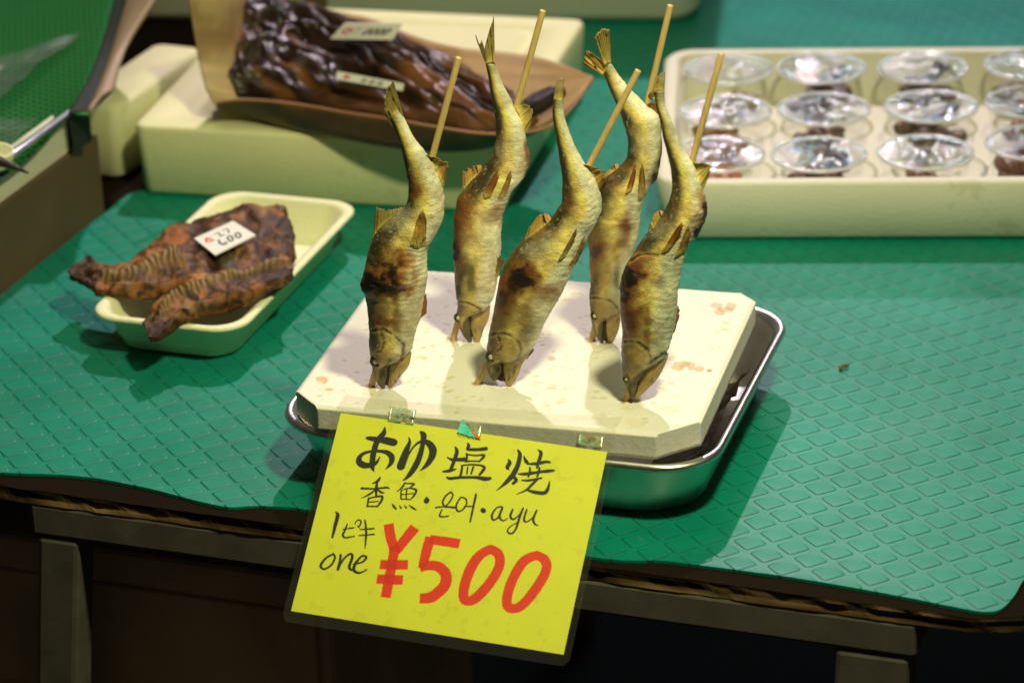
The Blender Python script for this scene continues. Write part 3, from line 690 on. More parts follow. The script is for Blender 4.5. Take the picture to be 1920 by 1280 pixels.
fins4 = [('tail_fin', [c3(300, 400), c3(318, 385), c3(340, 385)], [c3(240, 225), c3(275, 175), c3(326, 172)], -.001, 'yellow', -.006),
         ('tail_fin', [c3(290, 455), c3(305, 430), c3(320, 400)], [c3(168, 385), c3(190, 305), c3(262, 345)], .001, 'amber', .006),
         ('dorsal_fin', [c3(385, 1005), c3(330, 1050), c3(280, 1110)], [c3(378, 978), c3(330, 1010), c3(290, 1060)], .001, 'amber', .002),
         ('anal_fin', [c3(545, 640), c3(600, 700), c3(640, 800)], [c3(560, 622), c3(612, 618), c3(645, 690)], .0, 'rust', -.002),
         ('pelvic_fin', [c3(425, 1160), c3(440, 1160), c3(465, 1140)], [c3(470, 1020), c3(485, 985), c3(490, 1030)], -.0165, 'rust', -.001),
         ('pelvic_fin', [c3(500, 1200), c3(520, 1200), c3(545, 1160)], [c3(520, 1000), c3(528, 970), c3(540, 1040)], -.0155, 'amber', -.001)]
b4 = [(*c4(371, 440), 7.3, 28.1, 'fold', .85), (*c4(430, 130), 13, 26, 'rust', .95), (*c4(410, 250), 12, 16, 'rust', .6), (*c4(240, 280), 14, 14, 'char', .6), (*c3(645, 980), 6, 34, 'char', .95), (*c3(610, 1080), 8, 20, 'char', .8), (*c4(260, 190), 20, 22, 'olive', .6),
      (*c4(300, 420), 24, 40, 'tan', .55), (*c3(530, 850), 26, 24, 'pale', .45), (*c4(300, 600), 24, 18, 'tan', .6), (*c3(470, 780), 16, 12, 'tan', .5), (*c4(230, 330), 8, 20, 'rust', .5)]
make_fish(4, 'grilled fish in the back row, half hidden, with a wide open forked tail', (1110, 637), f4, u4, l4, fins4, b4, (*c4(240, 680), 4.0, -.0035), (*c4(300, 620), 27), 1.1)
skewer((1110, 637), (1257, 10), 'bamboo skewer through the back row fish with the open forked tail')

# fish 5 : front right -----------------------------------------------
f5 = [(c3(596, 545), c3(655, 545)), (c3(606, 640), c3(668, 635)), (c3(634, 730), c3(705, 725)), (c3(650, 830), c3(742, 820)), (c3(676, 930), c3(785, 915)), (c3(700, 1030), c3(838, 1000)), (c3(708, 1120), c3(880, 1110)),
      (c3(690, 1210), c3(912, 1220)), (c4(660, 50), c4(915, 60)), (c4(600, 150), c4(875, 160)), (c4(530, 220), c4(815, 240)), (c4(480, 295), c4(785, 320)), (c4(432, 375), c4(758, 410)), (c4(404, 450), c4(746, 500)),
      (c4(392, 530), c4(738, 590)), (c4(388, 610), c4(722, 690)), (c4(402, 720), c4(702, 790)), (c4(404, 820), c4(682, 870)), (c4(402, 910), c4(650, 930)), (c4(404, 970), c4(575, 985))]
u5 = [(c4(408, 1020), c4(540, 1025)), (c4(416, 1070), c4(510, 1075)), (c4(436, 1125), c4(496, 1125)), (c4(456, 1166), c4(482, 1166))]
l5 = [(c4(560, 930), c4(684, 905)), (c4(530, 1000), c4(665, 965)), (c4(505, 1070), c4(620, 1050)), (c4(490, 1130), c4(555, 1120)), (c4(480, 1172), c4(505, 1168))]
fins5 = [('tail_fin', [c3(594, 560), c3(625, 545), c3(656, 555)], [c3(608, 462), c3(636, 440), c3(660, 432)], -.001, 'olive', .006),
         ('tail_fin', [c3(600, 600), c3(598, 575), c3(606, 555)], [c3(575, 598), c3(560, 575), c3(590, 540)], .0, 'olive', .002),
         ('dorsal_fin', [c4(655, 75), c4(620, 130), c4(575, 180)], [c4(644, 45), c4(600, 55), c4(562, 160)], .001, 'amber', .002),
         ('anal_fin', [c3(800, 955), c3(840, 1050), c3(880, 1165)], [c3(850, 985), c3(936, 980), c3(935, 1030)], .0, 'yellow', -.003),
         ('pelvic_fin', [c4(640, 300), c4(665, 300), c4(700, 270)], [c4(735, 150), c4(772, 110), c4(770, 150)], -.0175, 'rust', -.001),
         ('pelvic_fin', [c4(720, 330), c4(745, 320), c4(790, 280)], [c4(790, 160), c4(812, 122), c4(818, 180)], -.0145, 'amber', -.001),
         ('pectoral_fin', [c4(705, 790), c4(715, 740), c4(728, 680)], [c4(722, 770), c4(752, 660), c4(740, 612)], .003, 'rust', .002)]
b5 = [(*c4(558, 732), 8.0, 38.3, 'fold', .85), (*c4(480, 400), 22, 24, 'rust', .95), (*c4(430, 480), 16, 28, 'char', 1), (*c4(410, 560), 10, 20, 'char', .9), (*c4(490, 450), 14, 12, 'char', .8), (*c4(540, 330), 22, 9, 'amber', .9), (*c4(860, 190), 9, 26, 'char', .95), (*c3(905, 1260), 7, 22, 'char', .8),
      (*c4(470, 680), 20, 26, 'rust', .55), (*c4(680, 560), 18, 50, 'pale', .5), (*c4(640, 480), 12, 10, 'olive', .6), (*c4(450, 720), 12, 22, 'char', .45), (*c4(640, 150), 26, 16, 'pale', .4), (*c4(500, 900), 24, 22, 'tan', .6), (*c3(870, 1190), 12, 14, 'amber', .7)]
make_fish(5, 'grilled fish on the front right skewer with a black and reddish burn', (1175, 748), f5, u5, l5, fins5, b5, (*c4(428, 1060), 3.2, -.0050), (*c4(490, 960), 32))
skewer((1175, 748), (1353, 100), 'bamboo skewer through the front right fish with the black and reddish burn')

# ------------------------------------------------------------------ laminated price sign
SP0 = -e2 * (BD + .006)
TL = hit(639, 774, SP0, e2); TR = hit(1138.7, 847, SP0, e2)
st = (TR - TL) / np.linalg.norm(TR - TL); d0 = np.array([0, 0, -1.0]) + st * st[2]; d0 /= np.linalg.norm(d0)
so = np.cross(d0, st); so /= np.linalg.norm(so); so = so if so[1] < 0 else -so
sd = d0 * math.cos(rad(49)) + so * math.sin(rad(49)); sn_ = np.cross(st, sd); sn_ /= np.linalg.norm(sn_)
if sn_[1] > 0: sn_ = -sn_                                        # faces the viewer
SW, SH = float(np.linalg.norm(TR - TL)), .152
def s2(a, b):                                                    # pixel -> sign coordinates in metres
    p = hit(a, b, TL, sn_) - TL; return float(p @ st), float(p @ sd)
A5 = lambda p: (520 + p[0] / 2.4615, 760 + p[1] / 2.4615)
Z4 = lambda p: (540 + p[0] / 4.57, 780 + p[1] / 4.57)
Z5 = lambda p: (800 + p[0] / 4.572, 780 + p[1] / 4.572)
PXM = 25.75 * 100                                                # photo pixels per metre on the sign
BLK = [  # brush strokes: (map, zoom, [(x, y, width) ...])
 # a
 (Z4, 4.57, [(672, 185, 14), (700, 190, 34), (770, 200, 42), (850, 212, 58), (905, 226, 58)]),
 (Z4, 4.57, [(830, 95, 8), (818, 150, 40), (770, 205, 42), (742, 280, 44), (726, 360, 44), (722, 430, 36), (736, 474, 8)]),
 (Z4, 4.57, [(786, 350, 8), (764, 390, 22), (728, 416, 34), (650, 420, 50), (608, 385, 46), (626, 335, 30), (690, 306, 22), (780, 300, 24), (850, 312, 36), (888, 348, 44), (886, 395, 36), (860, 432, 20), (834, 455, 6)]),
 # yu
 (Z4, 4.57, [(1036, 184, 8), (1042, 225, 24), (1016, 290, 44), (988, 370, 56), (962, 432, 50), (985, 430, 34), (1030, 335, 16), (1085, 255, 16), (1145, 218, 26), (1205, 232, 46), (1242, 290, 56), (1230, 355, 50), (1188, 420, 34), (1136, 466, 8)]),
 (Z4, 4.57, [(1140, 136, 20), (1162, 165, 44), (1156, 230, 36), (1136, 320, 40), (1104, 405, 46), (1055, 485, 40), (1010, 535, 20), (985, 548, 8)]),
 # shio
 (Z5, 4.572, [(180, 356, 10), (225, 374, 24), (320, 372, 34)]),
 (Z5, 4.572, [(244, 265, 12), (260, 305, 28), (232, 395, 28), (206, 462, 26)]),
 (Z5, 4.572, [(142, 475, 14), (195, 470, 26), (252, 455, 10)]),
 (Z5, 4.572, [(354, 230, 8), (360, 258, 26), (350, 285, 18), (380, 287, 24), (440, 287, 26), (508, 280, 30)]),
 (Z5, 4.572, [(342, 324, 14), (346, 360, 16), (334, 388, 16)]),
 (Z5, 4.572, [(342, 328, 12), (420, 338, 14), (490, 334, 18), (482, 358, 20), (452, 388, 14)]),
 (Z5, 4.572, [(334, 388, 14), (400, 386, 12), (452, 388, 12)]),
 (Z5, 4.572, [(304, 425, 14), (300, 470, 18), (288, 520, 18)]),
 (Z5, 4.572, [(298, 424, 12), (400, 416, 14), (490, 432, 18), (484, 465, 24), (455, 502, 18)]),
 (Z5, 4.572, [(352, 438, 12), (345, 495, 12)]), (Z5, 4.572, [(400, 436, 14), (382, 495, 14)]),
 (Z5, 4.572, [(172, 522, 10), (200, 534, 24), (300, 526, 22), (420, 526, 24), (500, 538, 34), (544, 534, 24)]),
 # yaki
 (Z5, 4.572, [(702, 370, 8), (712, 400, 30), (692, 440, 28), (704, 460, 8)]),
 (Z5, 4.572, [(780, 288, 10), (800, 330, 30), (782, 420, 34), (745, 495, 40), (690, 560, 32), (640, 606, 16), (598, 638, 6)]),
 (Z5, 4.572, [(730, 500, 20), (766, 548, 28), (742, 578, 22)]),
 (Z5, 4.572, [(834, 345, 8), (852, 388, 28), (878, 412, 10)]),
 (Z5, 4.572, [(860, 410, 12), (940, 408, 26), (1020, 392, 24), (1054, 396, 18)]),
 (Z5, 4.572, [(956, 290, 10), (980, 318, 26), (958, 400, 26), (945, 445, 14)]),
 (Z5, 4.572, [(788, 495, 12), (850, 496, 26), (960, 480, 22), (1050, 470, 26), (1092, 466, 14)]),
 (Z5, 4.572, [(884, 438, 10), (886, 480, 18), (872, 522, 12)]), (Z5, 4.572, [(968, 440, 12), (962, 480, 18), (945, 520, 12)]),
 (Z5, 4.572, [(818, 550, 12), (870, 552, 20), (940, 540, 18), (985, 530, 14)]),
 (Z5, 4.572, [(950, 540, 18), (905, 585, 22), (850, 635, 16), (768, 671, 5)]),
 (Z5, 4.572, [(858, 632, 14), (910, 648, 26), (970, 658, 30), (1015, 655, 30), (1040, 620, 24), (1055, 556, 6)]),
 # ko gyo
 (Z4, 4.57, [(790, 520, 8), (772, 552, 22), (720, 580, 6)]), (Z4, 4.57, [(630, 618, 18), (740, 622, 14), (840, 612, 16), (866, 618, 10)]),
 (Z4, 4.57, [(764, 556, 14), (757, 620, 22), (755, 686, 14)]), (Z4, 4.57, [(748, 630, 12), (700, 668, 16), (630, 702, 5)]), (Z4, 4.57, [(768, 630, 12), (800, 652, 18), (826, 656, 6)]),
 (Z4, 4.57, [(692, 700, 14), (686, 735, 14), (680, 772, 14)]), (Z4, 4.57, [(692, 704, 12), (760, 690, 14), (808, 690, 18), (795, 735, 18), (764, 775, 12)]),
 (Z4, 4.57, [(700, 736, 10), (770, 730, 10)]), (Z4, 4.57, [(680, 772, 12), (764, 773, 12)]),
 (Z4, 4.57, [(1002, 570, 10), (978, 610, 16), (934, 646, 5)]), (Z4, 4.57, [(1002, 576, 10), (1078, 580, 14), (1062, 600, 14), (1040, 616, 8)]),
 (Z4, 4.57, [(970, 638, 12), (968, 705, 12)]), (Z4, 4.57, [(970, 638, 8), (1030, 618, 10), (1098, 632, 18), (1080, 680, 15), (1050, 714, 8)]),
 (Z4, 4.57, [(972, 672, 9), (1072, 662, 9)]), (Z4, 4.57, [(968, 710, 10), (1050, 714, 10)]), (Z4, 4.57, [(1018, 622, 11), (1012, 712, 10)]),
 (Z4, 4.57, [(894, 755, 8), (910, 776, 18), (926, 794, 14)]), (Z4, 4.57, [(955, 765, 6), (968, 787, 14)]), (Z4, 4.57, [(998, 765, 6), (1014, 784, 14)]), (Z4, 4.57, [(1038, 765, 8), (1068, 785, 16), (1098, 804, 10)]),
 (Z4, 4.57, [(1188, 694, 8), (1188, 722, 40), (1186, 728, 38)]),
 # on eo
 (Z5, 4.572, [(206, 650, 12), (160, 690, 14), (138, 740, 14), (160, 772, 12), (205, 724, 12), (226, 675, 12), (206, 650, 12)]),
 (Z5, 4.572, [(80, 784, 14), (150, 776, 12), (240, 784, 18)]), (Z5, 4.572, [(172, 765, 10), (165, 782, 10)]), (Z5, 4.572, [(132, 800, 10), (112, 855, 13), (150, 862, 12), (186, 856, 10)]),
 (Z5, 4.572, [(340, 712, 12), (296, 698, 12), (256, 760, 14), (264, 812, 13), (305, 806, 12), (342, 755, 12), (338, 710, 10)]),
 (Z5, 4.572, [(326, 775, 10), (386, 773, 12)]), (Z5, 4.572, [(424, 672, 16), (400, 780, 16), (374, 906, 13)]),
 (Z5, 4.572, [(482, 806, 36), (488, 812, 36)]),
 # ayu
 (Z5, 4.572, [(644, 776, 12), (600, 786, 12), (560, 848, 16), (572, 890, 15), (612, 868, 12), (650, 800, 10)]), (Z5, 4.572, [(650, 782, 14), (625, 862, 18), (656, 896, 11), (694, 876, 8)]),
 (Z5, 4.572, [(738, 800, 14), (718, 858, 18), (742, 884, 14), (790, 850, 10), (824, 798, 12)]), (Z5, 4.572, [(826, 790, 14), (796, 870, 18), (768, 960, 16), (730, 1006, 14), (694, 990, 12), (712, 950, 10), (784, 908, 8)]),
 (Z5, 4.572, [(858, 800, 12), (835, 885, 17), (858, 906, 11), (910, 868, 10), (942, 808, 10)]), (Z5, 4.572, [(944, 806, 13), (914, 885, 18), (930, 926, 14), (958, 936, 5)]),
 # 1 piki
 (Z4, 4.57, [(408, 820, 8), (426, 848, 28), (405, 935, 26), (380, 1036, 16)]),
 (Z4, 4.57, [(508, 925, 10), (486, 980, 16), (470, 1018, 17), (492, 1040, 14), (566, 1028, 10)]), (Z4, 4.57, [(474, 968, 10), (562, 955, 12)]),
 (Z4, 4.57, [(574, 926, 8), (586, 900, 10), (610, 888, 11), (626, 906, 11), (614, 936, 11), (598, 944, 10), (612, 954, 8)]),
 (Z4, 4.57, [(620, 970, 10), (736, 963, 14)]), (Z4, 4.57, [(608, 1022, 10), (736, 1012, 14)]), (Z4, 4.57, [(660, 890, 10), (670, 1000, 18), (660, 1130, 8)]),
 # one
 (A5, 2.4615, [(260, 684, 7), (224, 704, 9), (200, 738, 10), (216, 754, 8), (248, 736, 8), (266, 702, 8), (258, 684, 7)]),
 (A5, 2.4615, [(292, 688, 8), (290, 715, 10), (280, 755, 11)]), (A5, 2.4615, [(282, 748, 6), (310, 704, 8), (338, 684, 9), (346, 700, 11), (332, 744, 11), (344, 758, 8), (356, 745, 5)]),
 (A5, 2.4615, [(352, 732, 7), (392, 722, 8), (411, 700, 9), (390, 695, 8), (360, 730, 11), (354, 760, 12), (378, 772, 9), (412, 757, 5)])]
REDS = [[(514, 546, 46), (524, 610, 46), (542, 668, 44)], [(636, 562, 50), (600, 606, 48), (548, 672, 44)], [(544, 650, 46), (524, 760, 46), (500, 886, 46)],
        [(474, 733, 44), (538, 735, 46), (603, 734, 44)], [(459, 800, 44), (520, 803, 46), (580, 805, 44)],
        [(704, 618, 44), (770, 627, 46), (842, 638, 46)], [(706, 606, 44), (684, 690, 46), (668, 752, 36)], [(658, 752, 36), (700, 738, 46), (748, 746, 48), (778, 780, 50), (774, 826, 52), (742, 862, 52), (705, 886, 52), (658, 890, 46)],
        [(985, 662, 42), (1020, 686, 44), (1026, 735, 44), (994, 800, 46), (940, 866, 48), (895, 900, 46), (862, 890, 44), (864, 830, 46), (896, 745, 48), (936, 690, 46), (985, 662, 42)],
        [(1196, 690, 42), (1232, 710, 44), (1242, 752, 44), (1210, 820, 46), (1150, 900, 46), (1105, 934, 44), (1064, 926, 44), (1064, 866, 44), (1094, 785, 46), (1140, 716, 46), (1196, 690, 42)]]

def dense(pts, n=7):
    return catmull(np.array(pts, float), n)
def stroke_mask(X, Y, pts, butt=False):
    """soft coverage of one variable-width stroke, pts in sign metres (x, y, w)"""
    best = np.full(X.shape, 1e3)
    x0, x1 = pts[:, 0].min() - .006, pts[:, 0].max() + .006; y0, y1 = pts[:, 1].min() - .006, pts[:, 1].max() + .006
    ii = np.where((X[:, 0] >= x0) & (X[:, 0] <= x1))[0]; jj = np.where((Y[0] >= y0) & (Y[0] <= y1))[0]
    if not len(ii) or not len(jj): return None
    sl = (slice(ii[0], ii[-1] + 1), slice(jj[0], jj[-1] + 1)); x, y = X[sl], Y[sl]; b = np.full(x.shape, 1e3)
    for k in range(len(pts) - 1):
        a, c = pts[k], pts[k + 1]; dx, dy = c[0] - a[0], c[1] - a[1]; L2 = dx * dx + dy * dy + 1e-12
        tr = ((x - a[0]) * dx + (y - a[1]) * dy) / L2; t = np.clip(tr, 0, 1)
        w = (a[2] + (c[2] - a[2]) * t) / 2
        d = np.hypot(x - a[0] - dx * t, y - a[1] - dy * t) - w
        if butt:
            L = math.sqrt(L2)
        b = np.minimum(b, d)
    if butt and np.hypot(*(pts[0, :2] - pts[-1, :2])) > .004:       # square marker ends
        for e, f_ in ((0, 3), (-1, -4)):
            tn = pts[e, :2] - pts[f_, :2]; tn /= np.hypot(*tn); a = (x - pts[e, 0]) * tn[0] + (y - pts[e, 1]) * tn[1]
            near = np.hypot(x - pts[e, 0], y - pts[e, 1]) < pts[e, 2] * .9; b = np.where(near, np.maximum(b, a), b)
    return sl, b

def ink(X, Y, col, strokes, c, aa, over=None, butt=False, wob=.0):
    for pts in strokes:
        r = stroke_mask(X, Y, pts, butt)
        if r is None: continue
        sl, b = r
        if wob: b = b + (fbm(np.stack([X[sl], Y[sl], 0 * X[sl]], -1), 700, 3) - .5) * wob
        m = np.clip(.5 - b / aa, 0, 1)[..., None]
        cc = np.array(c) * (.9 + .2 * fbm(np.stack([X[sl], Y[sl], 0 * X[sl]], -1), 240, 3))[..., None]
        if over is not None:                                     # marker passes darken where they cross
            prev = over[sl][..., None]; cc = cc * (1 - prev * np.array([.16, .45, .4])); over[sl] = np.maximum(over[sl], m[..., 0])
        col[sl] = col[sl] * (1 - m) + cc * m

sign = empty('price_sign', TL + st * SW / 2, 'bright yellow laminated price sign with handwritten lettering taped to the foam board', 'sign')
n, m = 620, 480
X, Y = np.meshgrid(np.linspace(0, SW, n), np.linspace(0, SH, m), indexing='ij')
colp = np.array([.78, .83, .045]) * (.95 + .1 * fbm(np.stack([X, Y, 0 * X], -1), 60, 5))[..., None]
sp_ = (fbm(np.stack([X, Y, 0 * X + 4], -1), 130, 4) > .70)[..., None]; colp = np.where(sp_, colp * .93, colp)
S_B = []
for mp, z, pts in BLK:
    d = dense(pts); S_B.append(np.array([(*s2(*mp((a, b))), (w * 1.16 + 1) / z / PXM) for a, b, w in d]))
S_R = [np.array([(*s2(*A5((a, b))), w / 2.4615 / PXM) for a, b, w in dense(p)]) for p in REDS]
ink(X, Y, colp, S_R, (.84, .040, .010), .00045, np.zeros(X.shape), True, .0005)
ink(X, Y, colp, S_B, (.014, .013, .010), .00045, None, False, .0003)
Pp = TL + X[..., None] * st + Y[..., None] * sd + sn_ * (.0004 * np.sin(X / SW * 3.1))[..., None]
grid_obj('paper', Pp, m_attr('sign_paper', .5, 0, .00004, 900, .3), sign, colp, 0)
FILM = m_clear('laminate_film', (.96, .96, .93), .022, .13, (.75, .75, .66), .00004, 35, 1.35)
fl_, fr_, ft_, fb_ = .0050, .0052, .012, .0086
def film():
    n, m = 60, 60; aL, aR = -fl_, SW + fr_; yt, yb = -.002, SH + fb_; r = .005; P = []
    xs = np.linspace(aL, aR, n)
    for x in xs:
        dx = min(x - aL, aR - x); cut = r - math.sqrt(max(r * r - max(r - dx, 0) ** 2, 0)) if dx < r else 0
        row = []
        for y in np.linspace(yt, yb - cut, m): row.append(TL + st * x + sd * y + sn_ * .0009)
        P.append(row)
    P = np.array(P)
    # the top margin folds back over the edge of the board and lies on it
    flap = []
    for i, x in enumerate(xs):
        p0 = P[i, 0].copy(); a = TL + st * x; bx_ = float(a @ e1); edge_p = e1 * bx_ - e2 * (BD - .0005); edge_p[2] = BT + .0008
        bk = e1 * bx_ - e2 * (BD - .0185 + .010 * (x - aL) / (aR - aL) * 0 - .004 * abs(2 * (x - aL) / (aR - aL) - 1) ** 12); bk[2] = BT + .0009
        md = edge_p * .5 + p0 * .5 - e2 * .0016
        flap.append(list(catmull(np.array([bk, edge_p * .5 + bk * .5, edge_p, md, p0]), 5)[:-1]))
    return np.concatenate([np.array(flap), P], 1)
grid_obj('laminate', film(), FILM, sign, None, 0)
def m_tape():
    t = NT('iridescent_tape'); tr = t.n('BsdfTransparent'); g = t.n('BsdfGlossy'); d = t.n('BsdfDiffuse')
    v = t.n('TexVoronoi'); v.inputs['Scale'].default_value = 160; t.link(t.coord(), v.inputs['Vector'])
    w = t.noise(140, 3, .6, dist=1.5)
    c = t.ramp(w, [(.28, (.75, .35, .12)), (.42, (.72, .60, .25)), (.5, (.66, .70, .5)), (.58, (.35, .78, .62)), (.7, (.8, .8, .6))])  # rainbow sheen of the tape painted as fixed ramp colours
    t.link(c, d.inputs[0]); t.link(c, g.inputs['Color']); g.inputs['Roughness'].default_value = .2
    m0 = t.n('MixShader'); m0.inputs[0].default_value = .35; t.link(d.outputs[0], m0.inputs[1]); t.link(g.outputs[0], m0.inputs[2])
    m1 = t.n('MixShader'); t.link(t.math('MULTIPLY', t.math('SUBTRACT', t.noise(190, 3, .6), .38, True), 3.2, True), m1.inputs[0])
    t.link(tr.outputs[0], m1.inputs[1]); t.link(m0.outputs[0], m1.inputs[2]); t.link(m1.outputs[0], t.out.inputs[0]); return t.m
TAPE = m_tape(); HOLO = m_plain('teal_glint', (.10, .72, .58), .25, 0, .3, 300)  # flat colours painting the tape's iridescent glints
GLINT_O = m_plain('orange_glint', (.75, .22, .04), .3, 0, .4, 300)
def onsign(q, off): return hit(q[0], q[1], TL + sn_ * off, sn_)
def patch(name, quad, matr, off, n=10):
    q = [np.array(onsign(p, off)) for p in quad]; P = np.zeros((n, n, 3))
    for i in range(n):
        for j in range(n):
            a, b = i / (n - 1), j / (n - 1); P[i, j] = (q[0] * (1 - a) + q[1] * a) * (1 - b) + (q[3] * (1 - a) + q[2] * a) * b
            P[i, j] += sn_ * float(_T[(i * 37 + j * 101) % 4096]) * .0003
    return grid_obj(name, P, matr, sign, None, .00015)
patch('tape', [(731, 762), (781, 769), (776, 795), (727, 788)], TAPE, .0016)
patch('tape', [(1086, 800), (1135, 806), (1131, 840), (1082, 833)], TAPE, .0016)
patch('tape', [(868, 786), (905, 793), (900, 824), (858, 816)], TAPE, .0016)
tri = [onsign(p, .0021) for p in ((867, 785), (857, 810), (891, 820))]
mesh('tape_glint', tri, [(0, 1, 2)], HOLO, sign, False)
tri = [onsign(p, .0021) for p in ((884, 806), (892, 820), (903, 823), (896, 814))]
mesh('tape_glint', tri, [(0, 1, 2, 3)], GLINT_O, sign, False)

# small crumb on the mat
cp = gp(1583, 689, .0015)
o = tube('crumb', [cp + np.array(v) * .001 for v in ((-3.4, -3.6, 0), (-3.2, -1, .8), (-1.2, 1.2, 1.2), (1.5, 2.3, 1), (3.6, 4.2, .3))], [.0011, .0016, .0013, .0016, .0009], m_plain('crumb_brown', (.20, .11, .035), .7, 0, .4, 500, .001), None, 9)
tag(o, 'small curled brown crumb lying on the bare green mat', 'crumb')

# ------------------------------------------------------------------ foam tray with dried fish
LY = rad(-19); LC = np.array([-.246, .281]); LA, LB = .0665, .1395
ft = empty('foam_tray', (LC[0], LC[1], 0), 'pale yellow foam tray holding a split dried fish', 'tray', rz=LY)
spec = [(.040, .112, .018, .0025), (.046, .118, .02, .0006), (.050, .122, .022, .003), (.0585, .1315, .025, .030), (.0615, .1345, .026, .0345), (.0650, .138, .027, .0352), (.0665, .1395, .027, .0335), (.0665, .1395, .027, .0315),
        (.0640, .137, .026, .0325), (.0605, .1335, .025, .0315)]
spec = [spec[1], spec[2], (.0575, .1305, .0245, .028), (.0610, .134, .0255, .0322), (.0650, .138, .0268, .0318), (.0668, .1398, .0272, .0325), (.0668, .1398, .0272, .0345), (.0650, .138, .0268, .0358), (.0605, .1335, .0255, .0354),
        (.0575, .1305, .0245, .0335), (.0535, .1265, .023, .012), (.0465, .1195, .020, .0048), (.030, .10, .012, .004)]
rings('tray_shell', rr_rings(spec, LC, LY, 12), FOAM_T, ft, True, True)
d7 = lambda a, b: (100 + a / 3.2, 340 + b / 3.2)
def dried(name, label, pairs, z0, thick, tilt=0, sp=None, tail_n=2):
    P0 = np.array([0, 0, z0]); nrm = np.array([0, math.sin(tilt), -math.cos(tilt)]); P0 = P0 + gp(*d7(780, 560), z0) * np.array([1, 1, 0])
    P, c, h, w, ph = loft([(d7(*a), d7(*b)) for a, b in pairs], P0, nrm, .3, 12, 72, thick, 1.0)
    ns, mm = P.shape[:2]; cs = np.cos(ph)[None] * np.ones((ns, 1)); sn = np.sin(ph)[None] * np.ones((ns, 1))
    s = np.concatenate([[0], np.cumsum(np.linalg.norm(np.diff(c, axis=0), axis=1))]); S2 = s[:, None] * np.ones((1, mm))
    upf = sstep(-.2, .3, sn)                                      # the upper side
    d = (fbm(P, 55, 4) - .5) * .012 * np.clip(w / .02, .25, 1)[:, None] + (fbm(P, 190, 4) - .5) * .004
    rim = np.exp(-((np.abs(cs) - .8) / .16) ** 2) * .002
    P2 = P.copy(); P2[..., 2] += d * (.35 + .65 * upf) + rim * upf
    P2[..., :2] += (np.stack([fbm(P + 7, 75, 4), fbm(P + 13, 75, 4)], -1) - .5) * .011
    nz = fbm(P, 70, 4); nf = fbm(P, 230, 4)
    col = np.array([.135, .060, .020]) * (.15 + 1.7 * sstep(.3, .7, nf))[..., None]
    a = sstep(.52, .66, nz)[..., None] * .8; col = col * (1 - a) + np.array([.33, .13, .03]) * (.6 + .8 * nf)[..., None] * a
    a = sstep(.48, .60, fbm(P + 31, 60, 4))[..., None] * .9; col = col * (1 - a) + np.array([.030, .014, .008]) * a
    a = (sstep(.60, .72, fbm(P + 51, 110, 4)) * .5)[..., None]; col = col * (1 - a) + np.array([.33, .21, .07]) * a
    for (qx, qy, ra, rb_, cc2, am_) in ((620, 450, 26, 17, (.36, .13, .025), .9), (745, 335, 20, 13, (.34, .12, .03), .85), (860, 575, 18, 10, (.42, .20, .04), .8), (1110, 400, 9, 22, (.34, .17, .05), .8), (770, 585, 13, 9, (.012, .008, .012), .9), (950, 450, 20, 14, (.02, .012, .008), .9),
                                        (1280, 460, 22, 14, (.018, .011, .008), .85), (1060, 480, 20, 12, (.10, .09, .045), .7), (1200, 250, 40, 16, (.075, .042, .02), .6), (1000, 790, 60, 18, (.02, .012, .008), .8), (900, 270, 26, 10, (.04, .02, .012), .8)):
        c_ = d7(qx, qy); Bq = (blob(P, c_[0], c_[1], ra, rb_, 1.3, .09, .5) * upf * am_)[..., None]; col = col * (1 - Bq) + np.array(cc2) * (.55 + .9 * nf)[..., None] * Bq
    if sp:                                                        # backbone: a ridge of vertebrae
        lo, hi, cc_ = sp; u = S2 / s[-1]
        k = np.exp(-((cs - cc_) / .24) ** 2) * sstep(lo, lo + .05, u) * (1 - sstep(hi - .05, hi, u)) * upf
        vb = .5 + .5 * np.sin(S2 * 1150 + 2.2 * np.abs(cs - cc_)); P2[..., 2] += k * (.0025 + .0030 * vb)
        kk = (k * .92)[..., None]; col = col * (1 - kk) + (np.array([.40, .27, .10]) * (.22 + .9 * vb ** 2)[..., None]) * kk
    u = (S2 / s[-1]); tw = (sstep(.17, .06, u) * .75 if tail_n else 0 * u)[..., None]; col = col * (1 - tw) + np.array([.035, .020, .012]) * tw
    root = empty(name, (c[ns // 2][0], c[ns // 2][1], .012), label, 'dried fish')
    V = np.concatenate([P2.reshape(-1, 3), c[:1], c[-1:]]); fs = grid_faces(ns, mm, True); a_ = len(V) - 2
    for j in range(mm): fs.append((a_, (j + 1) % mm, j)); fs.append((a_ + 1, (ns - 1) * mm + j, (ns - 1) * mm + (j + 1) % mm))
    mesh('fish_flesh', V, fs, DRIED, root, True, np.concatenate([col.reshape(-1, 3), col[:1, 0], col[-1:, 0]]))
    return root
dfish = dried('dried_fish', 'split brown dried fish spread open in the pale foam tray with its tail ends sticking out', [((92, 545), (125, 575)), ((198, 462), (215, 645)), ((262, 500), (262, 672)), ((360, 520), (350, 680)), ((470, 520), (480, 690)), ((548, 420), (680, 680)), ((640, 350), (800, 690)), ((760, 285), (920, 700)), ((900, 235), (1060, 720)), ((1060, 195), (1200, 690)), ((1200, 165), (1340, 640)), ((1310, 145), (1420, 540)), ((1385, 165), (1450, 400)), ((1392, 200), (1440, 290))],
      .040, [.003, .004, .006, .007, .009, .012, .014, .014, .014, .013, .012, .010, .007, .003], rad(4), (.12, .48, .15))
